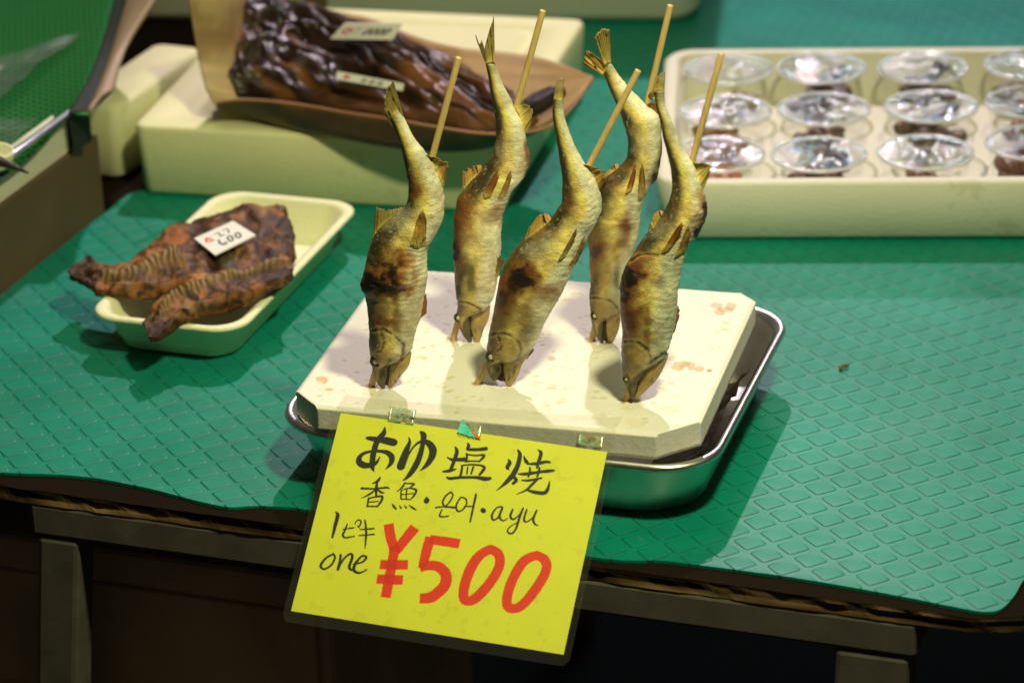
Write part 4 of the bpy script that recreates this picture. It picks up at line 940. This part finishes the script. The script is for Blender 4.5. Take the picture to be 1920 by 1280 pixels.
d2 = dried('dried_fish', 'second dried fish', [((540, 850), (600, 965)), ((590, 770), (700, 905)), ((680, 690), (800, 830)), ((770, 650), (900, 790)), ((900, 605), (1010, 770)), ((1080, 555), (1150, 720)), ((1280, 500), (1300, 650)), ((1425, 440), (1440, 590))],
      .047, [.003, .006, .008, .010, .011, .010, .009, .004], rad(6), (.05, .95, -.15))
d2['label'] = 'bony strip of dried fish with a comb of vertebrae hanging over the foam tray rim'
dfish['label'] = 'split brown dried fish spread in the pale foam tray under a price card'

def card(name, label, quad, zs, strokes=None, thick=.0012, lift=0):
    q = [gp(*p, z) for p, z in zip(quad, zs)]
    n, m = 120, 80; U, V_ = np.meshgrid(np.linspace(0, 1, n), np.linspace(0, 1, m), indexing='ij')
    P = ((q[0][None, None] * (1 - U[..., None]) + q[1][None, None] * U[..., None]) * (1 - V_[..., None]) + (q[3][None, None] * (1 - U[..., None]) + q[2][None, None] * U[..., None]) * V_[..., None])
    col = np.ones((n, m, 3)) * np.array([.88, .88, .86])
    asp = np.linalg.norm(q[3] - q[0]) / np.linalg.norm(q[1] - q[0])
    for pts, cc, w in strokes or []:
        d = np.array([(a, b * asp, w) for a, b in catmull(np.array(pts, float), 6)])
        r = stroke_mask_unit(U, V_ * asp, d)
        mk = np.clip(.5 - r / .02, 0, 1)[..., None]; col = col * (1 - mk) + np.array(cc) * mk
    o = grid_obj(name, P, CARD_A, None, col, thick, False); return tag(o, label, 'price card', 'small white price cards')
def stroke_mask_unit(x, y, pts):
    b = np.full(x.shape, 1e3)
    for k in range(len(pts) - 1):
        a, c = pts[k], pts[k + 1]; dx, dy = c[0] - a[0], c[1] - a[1]; L2 = dx * dx + dy * dy + 1e-12
        t = np.clip(((x - a[0]) * dx + (y - a[1]) * dy) / L2, 0, 1); b = np.minimum(b, np.hypot(x - a[0] - dx * t, y - a[1] - dy * t) - a[2] / 2)
    return b
CARD_A = m_attr('card_print', .55, 0, 0)
def digit0(x, y, w=.075, h=.17, sl=.03): return [(x + w * math.cos(t) + sl * math.sin(t), y - h * math.sin(t)) for t in np.linspace(0, 2 * math.pi, 13)]
K, RD = (.03, .03, .03), (.7, .09, .06)
txt1 = [([(.20, .22), (.13, .34), (.18, .42), (.27, .40)], RD, .05), ([(.14, .30), (.28, .28)], RD, .05), ([(.20, .20), (.26, .44)], RD, .04),
        ([(.42, .20), (.50, .22), (.47, .40), (.56, .38)], K, .035), ([(.62, .20), (.72, .22), (.66, .42)], K, .035),
        ([(.36, .50), (.30, .66), (.35, .80), (.42, .74), (.33, .70)], K, .045), (digit0(.56, .66, .05, .13), K, .045), (digit0(.74, .68, .05, .13), K, .045)]
card('price_card', 'white price card lying on the dried fish in the pale foam tray', [d7(845, 345), d7(1080, 240), d7(1215, 325), d7(970, 445)], (.059, .066, .066, .059), txt1)

# ------------------------------------------------------------------ left foam block with the big fish on its sheath
H = .067
LBY = rad(-14); fx = np.array([math.cos(LBY), math.sin(LBY)]); fy = np.array([-fx[1], fx[0]])
pL, pR = gp(247, 236, H)[:2], gp(927, 300, H)[:2]; LW = float((pR - pL) @ fx); LD = .345
cB = pL + fx * LW / 2 + fy * LD / 2
fb = empty('foam_block', (cB[0], cB[1], 0), 'large pale foam block under the big grilled fish and its brown sheath', 'foam block', rz=LBY)
rings('block_body', rr_rings([(LW / 2 - .006, LD / 2 - .006, .008, .001), (LW / 2 - .003, LD / 2 - .003, .012, .005), (LW / 2, LD / 2, .012, H - .004), (LW / 2 - .0015, LD / 2 - .0015, .011, H - .001), (LW / 2 - .004, LD / 2 - .004, .010, H),
      (LW / 2 - .035, LD / 2 - .03, .02, H), (LW / 2 - .037, LD / 2 - .032, .02, H - .003), (LW / 2 - .044, LD / 2 - .039, .02, H - .004), (LW / 2 - .047, LD / 2 - .042, .02, H - .0005)], cB, LBY, 8), FOAM_Y, fb, True, True)

# sheath: stations along its length, each from the front rim under the fish to the back rim
front = [(405, 193), (440, 188), (480, 187), (560, 195), (640, 207), (720, 219), (800, 235), (900, 251), (985, 250), (1040, 234), (1080, 195), (1114, 148)]
fz = [.094, .096, .097, .097, .098, .098, .098, .099, .101, .104, .109, .115]
bot = [(410, 205), (450, 212), (490, 224), (560, 243), (640, 260), (720, 275), (800, 284), (880, 283), (945, 268), (1005, 246), (1065, 205), (1112, 150)]
bz = [.082, .075, .071, .069, .069, .069, .070, .073, .080, .089, .100, .113]
back = [(352, -12), (420, -10), (470, -6), (540, 10), (620, 22), (700, 40), (780, 72), (860, 92), (940, 101), (1010, 111), (1068, 128), (1110, 143)]
kz = [.180, .165, .140, .115, .112, .110, .108, .108, .109, .110, .112, .115]
rows = []
for i in range(len(front)):
    f_, b_, k_ = gp(*front[i], fz[i]), gp(*bot[i], bz[i]), gp(*back[i], kz[i])
    lowz = [.1, .088, .076, .071, .070, .070, .071, .075, .083, .093, .104, .114][i]
    m1 = f_ * .62 + k_ * .38; m1[2] = lowz; m2 = f_ * .3 + k_ * .7; m2[2] = lowz + (kz[i] - lowz) * .35
    rows.append(np.concatenate([f_, b_, m1, m2, k_]))
rows = catmull(np.array(rows), 10); G = []
for r in rows: G.append(catmull(r.reshape(5, 3), 9))
G = np.array(G); uu = np.linspace(0, 1, G.shape[0])[:, None] * np.ones((1, G.shape[1])); vv = np.linspace(0, 1, G.shape[1])[None] * np.ones((G.shape[0], 1))
G[..., 2] += (fbm(np.stack([uu * 5, vv * 3, 0 * uu], -1), 1, 3) - .5) * .004
fib = fbm(np.stack([uu * 6, vv * 60, 0 * uu], -1), 1, 4); nz = fbm(G, 30, 4)
cS = np.array([.40, .255, .095]) * (.55 + .9 * fib)[..., None]
lft = sstep(.17, .02, uu)[..., None]; cS = cS * (1 - lft) + np.array([.52, .40, .19]) * (.65 + .7 * fib)[..., None] * lft
fr_o = sstep(.27, .2, vv)[..., None]; cS = cS * (1 - fr_o) + np.array([.055, .036, .014]) * (.4 + 1.2 * nz)[..., None] * fr_o  # front outer face darkened, its shade painted into the colour
st_ = (sstep(.5, .7, nz) * .5)[..., None]; cS = cS * (1 - st_) + np.array([.20, .09, .025]) * st_
rim_ = (np.exp(-(vv / .022) ** 2) * .8)[..., None]; cS = cS * (1 - rim_) + np.array([.36, .17, .05]) * rim_
o = grid_obj('brown_sheath', G, m_attr('dry_sheath', .5, .1, .0006, 160), None, cS, .0022)
tag(o, 'boat shaped dry brown sheath with raised rims lying on the foam block', 'sheath')

ff = [(418, 172), (450, 182), (520, 190), (600, 200), (690, 212), (780, 230), (860, 244), (930, 250), (985, 242), (1000, 228)]
fk = [(455, 40), (470, 2), (520, 2), (590, 12), (660, 40), (745, 62), (800, 92), (870, 128), (940, 170), (985, 200)]
za = [.092, .086, .083, .083, .083, .083, .084, .087, .092, .096]; zb = [.128, .140, .136, .128, .122, .122, .115, .108, .103, .100]
rows = catmull(np.array([np.concatenate([gp(*a, z1), gp(*b, z2)]) for a, b, z1, z2 in zip(ff, fk, za, zb)]), 18)
N, M = len(rows), 80; t = np.linspace(0, 1, M)[None, :, None]
Pm = rows[:, None, :3] * (1 - t) + rows[:, None, 3:] * t
u = np.linspace(0, 1, N)[:, None] * np.ones((1, M)); t2 = t[..., 0] * np.ones((N, 1))
dome = (np.clip(np.sin(np.pi * np.clip(t2, 0, 1)), 0, 1) ** .5) * (np.clip(np.sin(np.pi * np.clip(u * .96 + .02, 0, 1)), 0, 1) ** .4)
streak = fbm(np.stack([u * 20 + t2 * 10, t2 * 1.6 - u * 1.2, 0 * u], -1), 1, 3)
lumpy = 1 - 2.2 * np.abs(fbm(np.stack([u * 9 + t2 * 2, t2 * 5 - u * 3, 0 * u], -1), 1, 3) - .5)
Pm[..., 2] += dome * (.010 + (lumpy - .7) * .020 * (1.15 - u) + (streak - .5) * .012) + (fbm(np.stack([u * 60 + t2 * 30, t2 * 8 - u * 5, 0 * u], -1), 1, 3) - .5) * .003 * dome
Pm[..., :2] += (np.stack([fbm(Pm + 5, 34, 2), fbm(Pm + 11, 34, 2)], -1) - .5) * .020
nf = fbm(np.stack([u * 40 + t2 * 18, t2 * 5 - u * 3, 0 * u], -1), 1, 4); c0 = np.array([.022, .011, .006]) * (.4 + 1.2 * nf)[..., None]
a = (sstep(.46, .66, streak) * .8 * sstep(.3, .6, u))[..., None]; c0 = c0 * (1 - a) + np.array([.115, .046, .022]) * a
a = (sstep(.56, .70, fbm(np.stack([u * 16 + t2 * 7, t2 * 3 - u * 2, 0 * u + 5], -1), 1, 4)) * .6)[..., None]; c0 = c0 * (1 - a) + np.array([.20, .085, .018]) * a
a = (sstep(.48, .62, fbm(Pm + 19, 36, 4)) * .85 * sstep(.75, .4, u))[..., None]; c0 = c0 * (1 - a) + np.array([.012, .008, .005]) * a
fr_o = (sstep(.20, .05, t2) * .6 * sstep(.3, .4, u))[..., None]; c0 = c0 * (1 - fr_o) + np.array([.13, .06, .02]) * (.5 + nf)[..., None] * fr_o
gf = empty('glazed_fish', tuple(Pm[N // 2, M // 2] - np.array([0, 0, .03])), 'big dark glazed grilled fish lying open in the brown sheath', 'fish')
grid_obj('fish_flesh', Pm, GLAZED, gf, c0, .004)
tl = [gp(940, 232, .098), gp(975, 214, .103), gp(1005, 196, .107), gp(1035, 180, .112), gp(1058, 170, .115)]
t_o = tube('fish_tail', tl, [.006, .0085, .010, .009, .004], m_plain('charred_tail', (.014, .008, .006), .3, 0, .6, 120, .004), gf, 14)

def leaning(q, zs): return q, zs
txt2 = [([(.16, .30), (.10, .52), (.18, .66), (.24, .46)], RD, .035), ([(.10, .44), (.24, .40)], RD, .035), ([(.28, .34), (.36, .36), (.32, .62)], (.25, .25, .25), .018)] + [(digit0(x, .52, .035, .17, .03), K, .032) for x in (.50, .61, .72, .82)]
card('price_card', 'white price card with red mark propped on the back of the glazed fish', [(646, 44), (756, 44), (736, 75), (619, 73)], (.147, .147, .132, .132), txt2)
txt3 = [([(.16, .3), (.14, .7)], RD, .03), ([(.12, .5), (.2, .5)], RD, .03)] + [(digit0(x, .55, .03, .2, .02), (.15, .15, .15), .02) for x in (.42, .54, .66)]
card('price_card', 'white price card propped almost edge on at the front of the glazed fish', [(633, 134), (757, 157), (755, 171), (630, 149)], (.118, .118, .112, .112), txt3)

# ------------------------------------------------------------------ right foam box and its cups
RY = rad(-4.8); rx = np.array([math.cos(RY), math.sin(RY)]); ry = np.array([-rx[1], rx[0]]); RH = .056
pF = gp(1228, 344, RH)[:2]; RL, RD_ = .46, .345; cR = pF + rx * RL / 2 + ry * RD_ / 2
fbx = empty('foam_box', (cR[0], cR[1], 0), 'long open white foam box filled with rows of clear plastic cups', 'foam box', rz=RY)
wl = .014
rb = rr_rings([(RL / 2 - .010, RD_ / 2 - .010, .02, .0012), (RL / 2 - .006, RD_ / 2 - .006, .024, .005), (RL / 2, RD_ / 2, .028, RH - .003), (RL / 2 - .003, RD_ / 2 - .003, .026, RH), (RL / 2 - wl + .002, RD_ / 2 - wl + .002, .02, RH),
     (RL / 2 - wl, RD_ / 2 - wl, .018, RH - .002), (RL / 2 - wl - .004, RD_ / 2 - wl - .004, .016, .015), (RL / 2 - wl - .01, RD_ / 2 - wl - .01, .012, .012)], cR, RY, 10)
for r_ in rb[2:5]: r_[:, 2] += (fbm(r_ * np.array([1, 1, 0]), 22, 3) - .5) * .003
rings('box_shell', rb, FOAM_D, fbx, True, True)
CUP = m_clear('cup_plastic', (.99, .99, .985), .012, .06, (.8, .8, .75), .0006, 22, 1.5, boost=.45)
RIMM = m_clear('cup_rim_plastic', (.86, .88, .90), .6, .10, (.85, .88, .92), .0005, 120, 1.55, boost=1.6)
LID = m_clear('crumpled_film', (.975, .975, .975), .015, .025, (.85, .88, .92), .0012, 120, 1.5, boost=2.0, dist=1.0)
FOLD_GLINT = m_clear('fold_glint', (.8, .84, .9), .92, .08, (.88, .93, 1.0), 0, 60, 1.5, boost=2.0)  # near-opaque bluish white imitates reflected streaks on the film
FOOD = m_attr('cup_food', .4, .3, .001, 260)
cup_c = [((1345, 290), 0), ((1535, 290), 1), ((1735, 286), 2), ((1938, 268), 3), ((1360, 209), 0), ((1545, 205), 1), ((1746, 200), 2), ((1935, 192), 3), ((1365, 130), 0), ((1540, 128), 1), ((1730, 128), 2), ((1930, 122), 3)]
rows_n = ['front', 'middle', 'back']
CZ, CR, CB, CRB = .0585, .0405, .0125, .031
lab = {0: ['cup in the front row, nearest the skewered fish, holding orange brown pieces', 'second cup of the front row with dark pieces under streaky film', 'third cup of the front row with brown pieces under streaky film', 'cup at the right end of the front row showing brown food through its side'],
       1: ['cup in the middle row nearest the skewered fish, with pale brown food', 'second cup of the middle row with a dark piece inside', 'third cup of the middle row with a dark tail poking at the film', 'cup at the right end of the middle row, cut off by the edge'],
       2: ['nearly clear cup in the back row at the left corner of the foam box', 'second cup of the back row with one dark sliver inside', 'third cup of the back row with a large black tail standing inside', 'cup at the right end of the back row, beside a gap']}
for ci, ((px, py), colm) in enumerate(cup_c):
    row = ci // 4; ctr = gp(px, py, CZ); cx, cy = ctr[0], ctr[1]; rng = np.random.default_rng(40 + ci)
    g = empty('plastic_cup', (cx, cy, CB), 'clear ' + lab[row][colm], 'cup', 'clear plastic cups in the foam box')
    k = 56; circ = lambda r, z: np.array([(cx + r * math.cos(2 * math.pi * i / k), cy + r * math.sin(2 * math.pi * i / k), z) for i in range(k)])
    rings('cup_wall', [circ(CRB - .004, CB + .0004), circ(CRB, CB + .001), circ(CRB + .0015, CB + .004), circ(CR - .0018, CZ - .006), circ(CR - .0012, CZ - .002)], CUP, g, True, False)
    rr = []
    for i in range(k + 1):
        t = 2 * math.pi * i / k; rr.append(np.array([cx + CR * math.cos(t), cy + CR * math.sin(t), CZ]))
    tube('cup_rim', rr, .0017, RIMM, g, 8)
    nR, nT = 40, 130; Lp = np.zeros((nR, nT, 3))
    a0 = rng.uniform(0, 6.28)
    for i in range(nR):
        for j in range(nT):
            r = (CR + .0002) * i / (nR - 1); t = 2 * math.pi * j / (nT - 1); Lp[i, j] = (cx + r * math.cos(t), cy + r * math.sin(t), CZ + .001)
    q = (Lp - np.array([cx, cy, 0])) * 1.0; ca, sa = math.cos(a0), math.sin(a0)
    A = np.stack([(q[..., 0] * ca - q[..., 1] * sa) * 260, (q[..., 0] * sa + q[..., 1] * ca) * 46, np.full(q.shape[:2], ci * 3.3)], -1)
    B_ = np.stack([q[..., 0] * 60, q[..., 1] * 60, np.full(q.shape[:2], ci * 5.1)], -1)
    r_ = np.hypot(q[..., 0], q[..., 1]) / CR; fall = 1 - sstep(.82, 1.0, r_)
    Lp[..., 2] += fall * ((np.abs(fbm(A, 1, 3) - .5) * -2 + .3) * .0042 + (fbm(B_, 1, 3) - .5) * .006) - (1 - r_ ** 2) * .002
    grid_obj('film_lid', Lp, LID, g)
    # pale strips on film folds, painting in streaks of reflected lamp light
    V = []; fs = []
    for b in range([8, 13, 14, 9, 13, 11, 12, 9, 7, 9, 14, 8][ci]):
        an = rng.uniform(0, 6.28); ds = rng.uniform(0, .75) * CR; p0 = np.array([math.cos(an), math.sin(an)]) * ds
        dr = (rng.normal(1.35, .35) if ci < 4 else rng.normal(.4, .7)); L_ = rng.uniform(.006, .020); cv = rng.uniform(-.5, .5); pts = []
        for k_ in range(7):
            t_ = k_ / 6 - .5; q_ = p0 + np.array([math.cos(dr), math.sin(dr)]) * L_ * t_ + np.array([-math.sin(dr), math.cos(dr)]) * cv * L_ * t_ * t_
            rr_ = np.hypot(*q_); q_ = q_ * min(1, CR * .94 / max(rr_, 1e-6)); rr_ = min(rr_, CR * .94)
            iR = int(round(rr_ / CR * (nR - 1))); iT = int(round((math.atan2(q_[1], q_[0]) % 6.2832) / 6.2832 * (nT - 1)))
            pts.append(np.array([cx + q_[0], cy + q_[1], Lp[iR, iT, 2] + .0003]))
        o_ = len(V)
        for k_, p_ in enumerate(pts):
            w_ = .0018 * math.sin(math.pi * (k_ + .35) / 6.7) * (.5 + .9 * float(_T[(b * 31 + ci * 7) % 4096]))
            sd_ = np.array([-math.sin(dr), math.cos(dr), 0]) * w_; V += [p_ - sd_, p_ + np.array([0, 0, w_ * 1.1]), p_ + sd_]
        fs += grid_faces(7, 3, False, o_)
    mesh('fold_glints', V, fs, FOLD_GLINT, g, True)
    # food: a few lumpy pieces
    V = []; fs = []; cc = []
    amount = [1.0, 1.0, .9, 1.1, .8, 1, .9, .7, .35, .6, .9, .5][ci]; pal = [(.36, .12, .035), (.10, .04, .014), (.17, .07, .022), (.13, .055, .018), (.2, .1, .035), (.09, .04, .016), (.10, .045, .016), (.2, .1, .03), (.2, .13, .03), (.07, .035, .014), (.06, .03, .012), (.12, .06, .02)][ci]
    for b in range(int(6 + 8 * amount)):
        u_, v_ = np.meshgrid(np.linspace(0, 2 * math.pi, 22), np.linspace(0, math.pi, 12), indexing='ij')
        an, rd = rng.uniform(0, 6.28), rng.uniform(0, .024); L_ = rng.uniform(.009, .017); D = np.array([math.cos(an) * rd, math.sin(an) * rd, CB + .008 + rng.uniform(0, .024) * amount])
        p = np.stack([np.cos(u_) * np.sin(v_) * L_, np.sin(u_) * np.sin(v_) * L_ * .6, np.cos(v_) * L_ * .45], -1); th = rng.uniform(0, 3.14)
        p = np.stack([p[..., 0] * math.cos(th) - p[..., 1] * math.sin(th), p[..., 0] * math.sin(th) + p[..., 1] * math.cos(th), p[..., 2]], -1)
        p = p * (1 + (fbm(p + b + ci, 130, 3) - .5)[..., None] * 1.1); p = p + D
        rad_ = np.hypot(p[..., 0], p[..., 1]); lim = CRB - .001 + (p[..., 2] - CB) / (CZ - CB) * (CR - CRB - .002); sc = np.minimum(1, lim / np.maximum(rad_, 1e-6)); p[..., 0] *= sc; p[..., 1] *= sc
        p[..., 2] = np.clip(p[..., 2], CB + .0012, CZ - .008); o_ = len(V)
        for w_ in p.reshape(-1, 3): V.append(w_ + np.array([cx, cy, 0]))
        fs += grid_faces(22, 12, False, o_); cc += list(np.array(pal) * (.4 + 1.2 * fbm(p.reshape(-1, 3) + 3, 170, 3))[:, None])
    mesh('food_pieces', V, fs, FOOD, g, True, np.array(cc))
    if ci in (1, 6, 9, 10):
        a_ = rng.uniform(-.4, .5); sl = .018 if ci != 10 else .03
        tb = [np.array([cx - .012, cy, CB + .024]), np.array([cx + .006, cy + .004 * a_, CB + .034]), np.array([cx + .016, cy + .006, CB + .038 + (.006 if ci == 10 else 0)]), np.array([cx + .026, cy + .006, CB + .044])]
        tube('tail_piece', tb, [.004, .006, .007, .002], m_plain('dark_tail', (.022, .012, .008), .35, 0, .5, 200, .002), g, 10)

# ------------------------------------------------------------------ foam box at the back
UY = rad(-7); uxv = np.array([math.cos(UY), math.sin(UY)]); uyv = np.array([-uxv[1], uxv[0]])
pU = gp(1316, 48, 0)[:2]; UL, UD, UH = .62, .30, .28; cU = pU - uxv * UL / 2 + uyv * UD / 2
ob = empty('foam_box', (cU[0], cU[1], 0), 'tall closed foam box standing at the back behind the glazed fish', 'foam box', rz=UY)
rings('box_shell', rr_rings([(UL / 2 - .012, UD / 2 - .012, .03, .001), (UL / 2 - .003, UD / 2 - .003, .04, .010), (UL / 2, UD / 2, .042, UH - .01), (UL / 2 - .006, UD / 2 - .006, .04, UH)], cU, UY, 10), FOAM_D, ob, True, True)

# ------------------------------------------------------------------ display case at the left
gA, gB = gp(-160, 676), gp(190, 397)
cdir = gB - gA; cdir /= np.linalg.norm(cdir); cn = np.array([cdir[1], -cdir[0], 0]); clen = float(np.linalg.norm(gB - gA)); cyaw = math.atan2(cdir[1], cdir[0])
def cq(s, d, z): return gA + cdir * s - cn * d + np.array([0, 0, z])
case = empty('display_case', cq(clen / 2, .1, 0), 'fish display case with brown side panel, chrome rail and green net', 'display case')
BROWN = m_plain('brown_panel', (.115, .072, .038), .6, 0, .18, 14, .0006)
pan = [[cq(s, 0, z) for s in np.linspace(0, clen, 12)] for z in (.0, .073)]
grid_obj('side_panel', np.array(pan), BROWN, case, None, .006, False)
grid_obj('panel_return', np.array([[cq(clen, d, z) for d in (0.004, .35)] for z in (.0, .10)]), BROWN, case, None, .006, False)
endp = clen - .045
grid_obj('foam_strip', np.array([[cq(s, .004, z) for s in np.linspace(0, endp, 12)] for z in (.074, .112)]), FOAM_D, case, None, .005, False)
CHROME = m_plain('chrome', (.75, .76, .82), .38, 1, .1, 60)
r0 = [gp(a, b, .115) for a, b in ((-60, 355), (25, 290), (130, 212))]
tube('chrome_rail', r0, .003, CHROME, case, 10)
tube('chrome_rail', [gp(165, 213, .115), gp(210, 173, .118)], .0022, CHROME, case, 10)
GREEN = m_plain('green_clip', (.03, .30, .10), .35, 0, .2, 90)
tube('rail_clip', [gp(128, 212, .116), gp(166, 214, .116)], .0018, GREEN, case, 8)
DKG = m_plain('dark_green_border', (.012, .022, .014), .5, 0, .6, 160, .001)
grid_obj('corner_bracket', np.array([[gp(a, b, z) for a, b, z in ((128, 216, .1125), (166, 216, .1125))], [gp(a, b, z) for a, b, z in ((138, 284, .078), (172, 262, .086))]]), DKG, case, None, .004, False)
def m_net():
    t = NT('green_net'); mp = t.n('Mapping'); mp.inputs['Rotation'].default_value = (0, 0, rad(38)); t.link(t.coord(), mp.inputs[0])
    w = t.n('TexWave', wave_type='BANDS', bands_direction='X'); w.inputs['Scale'].default_value = 42; w.inputs['Distortion'].default_value = .4; t.link(mp.outputs[0], w.inputs['Vector'])
    w2 = t.n('TexWave', wave_type='BANDS', bands_direction='Y'); w2.inputs['Scale'].default_value = 42; w2.inputs['Distortion'].default_value = .4; t.link(mp.outputs[0], w2.inputs['Vector'])
    f = t.math('MAXIMUM', w.outputs['Fac'], w2.outputs['Fac'])
    t.base(t.ramp(f, [(.50, (.002, .018, .004)), (.86, (.008, .18, .026))])); t.rough(.7); t.set(t.b, 'Specular IOR Level', .12); t.normal(t.bump(f, .0012, 1)); return t.m
bl = [gp(*p, z) for p, z in (((-70, 362), .116), ((-140, 250), .125), ((-200, 120), .135), ((-240, -60), .15))]
br = [gp(*p, z) for p, z in (((128, 214), .116), ((166, 150), .120), ((195, 75), .128), ((224, -30), .145))]
bd = [gp(*p, z) for p, z in (((166, 212), .117), ((196, 140), .122), ((216, 75), .130), ((246, -30), .148))]
bt = [gp(*p, z) for p, z in (((212, 172), .120), ((226, 120), .127), ((252, 62), .140), ((312, -30), .165))]
def strip(A, B, n=24, sag=0):
    A, B = catmull(np.array(A), 8), catmull(np.array(B), 8); t = np.linspace(0, 1, n)[None, :, None]; P = A[:, None] * (1 - t) + B[:, None] * t
    P[..., 2] -= sag * np.sin(np.pi * t[..., 0]); return P
grid_obj('green_net', strip(bl, br, 30, .012), m_net(), case, None, .0015)
grid_obj('net_border', strip(br, bd, 8), DKG, case, None, .003)
grid_obj('tan_rim', strip(bd, bt, 8, -.004), m_plain('tan_rim', (.30, .22, .13), .55, 0, .15, 20), case, None, .004)
BAG = m_clear('bag_plastic', (.74, .80, .78), .07, .3, (.55, .62, .58), .0012, 40, 1.4, boost=.7)
def bag(name, label, poly):
    A, B = poly; P = strip([gp(*p, z) for p, z in A], [gp(*p, z) for p, z in B], 20); P[..., 2] += (fbm(P, 40, 3)) * .012
    tag(grid_obj(name, P, BAG), label, 'plastic bag')
bag('plastic_bag', 'clear plastic bag with a pointed end lying on the green net', ([((-70, 160), .127), ((-20, 128), .127), ((60, 100), .128), ((150, 66), .130)], [((-60, 225), .122), ((0, 196), .122), ((70, 140), .124), ((153, 69), .130)]))
bag('plastic_bag', 'smaller clear plastic piece lying on the green net beside the chrome rail', ([((-60, 250), .121), ((0, 235), .120), ((70, 236), .120)], [((-60, 320), .118), ((20, 283), .118), ((72, 238), .120)]))
# foam dish edge and dark tail
dc = gp(6, 286, .126); k = 40
tagd = rings('foam_dish', [np.array([(dc[0] - .012 + r * math.cos(2 * math.pi * i / k), dc[1] + r * math.sin(2 * math.pi * i / k), z) for i in range(k)]) for r, z in ((.016, .114), (.019, .116), (.021, .126), (.0205, .128), (.019, .127), (.016, .121))], FOAM_T)
tag(tagd, 'small pale foam dish on the chrome rail of the display case', 'dish')
tt = tube('fish_tail', [gp(-30, 288, .131), gp(0, 303, .130), gp(25, 312, .127), gp(54, 325, .122)], [.0045, .0042, .0028, .0006], m_plain('tail_dark', (.04, .026, .018), .4, 0, .4, 150, .001))
tag(tt, 'dark fish tail poking out of the small foam dish', 'fish tail')

# foam box and brown carton between the case and the foam block
pQ = gp(124, 216, .072)[:2]; q2 = gp(292, 102, .072)[:2]; qd = (q2 - pQ); ql = np.linalg.norm(qd); qd /= ql; qn = np.array([qd[1], -qd[0]])
sb = empty('foam_box', (*((pQ + q2) / 2 + qn * .03), 0), 'narrow pale foam box wedged in shadow between the display case and the foam block', 'foam box', rz=math.atan2(qd[1], qd[0]))
cQ = (pQ + q2) / 2 + qn * .010 + qd * .03
rings('box_shell', rr_rings([(ql / 2 - .005, .020, .01, .001), (ql / 2, .024, .012, .006), (ql / 2, .026, .012, .068), (ql / 2 - .003, .023, .01, .072)], cQ, math.atan2(qd[1], qd[0]), 6), FOAM_Y, sb, True, True)
ct = empty('brown_carton', (*gp(300, 120)[:2], 0), 'brown carton in the shadow behind the sheath and the display case', 'carton')
cb_ = gp(290, 95)[:2] + np.array([.02, .22])
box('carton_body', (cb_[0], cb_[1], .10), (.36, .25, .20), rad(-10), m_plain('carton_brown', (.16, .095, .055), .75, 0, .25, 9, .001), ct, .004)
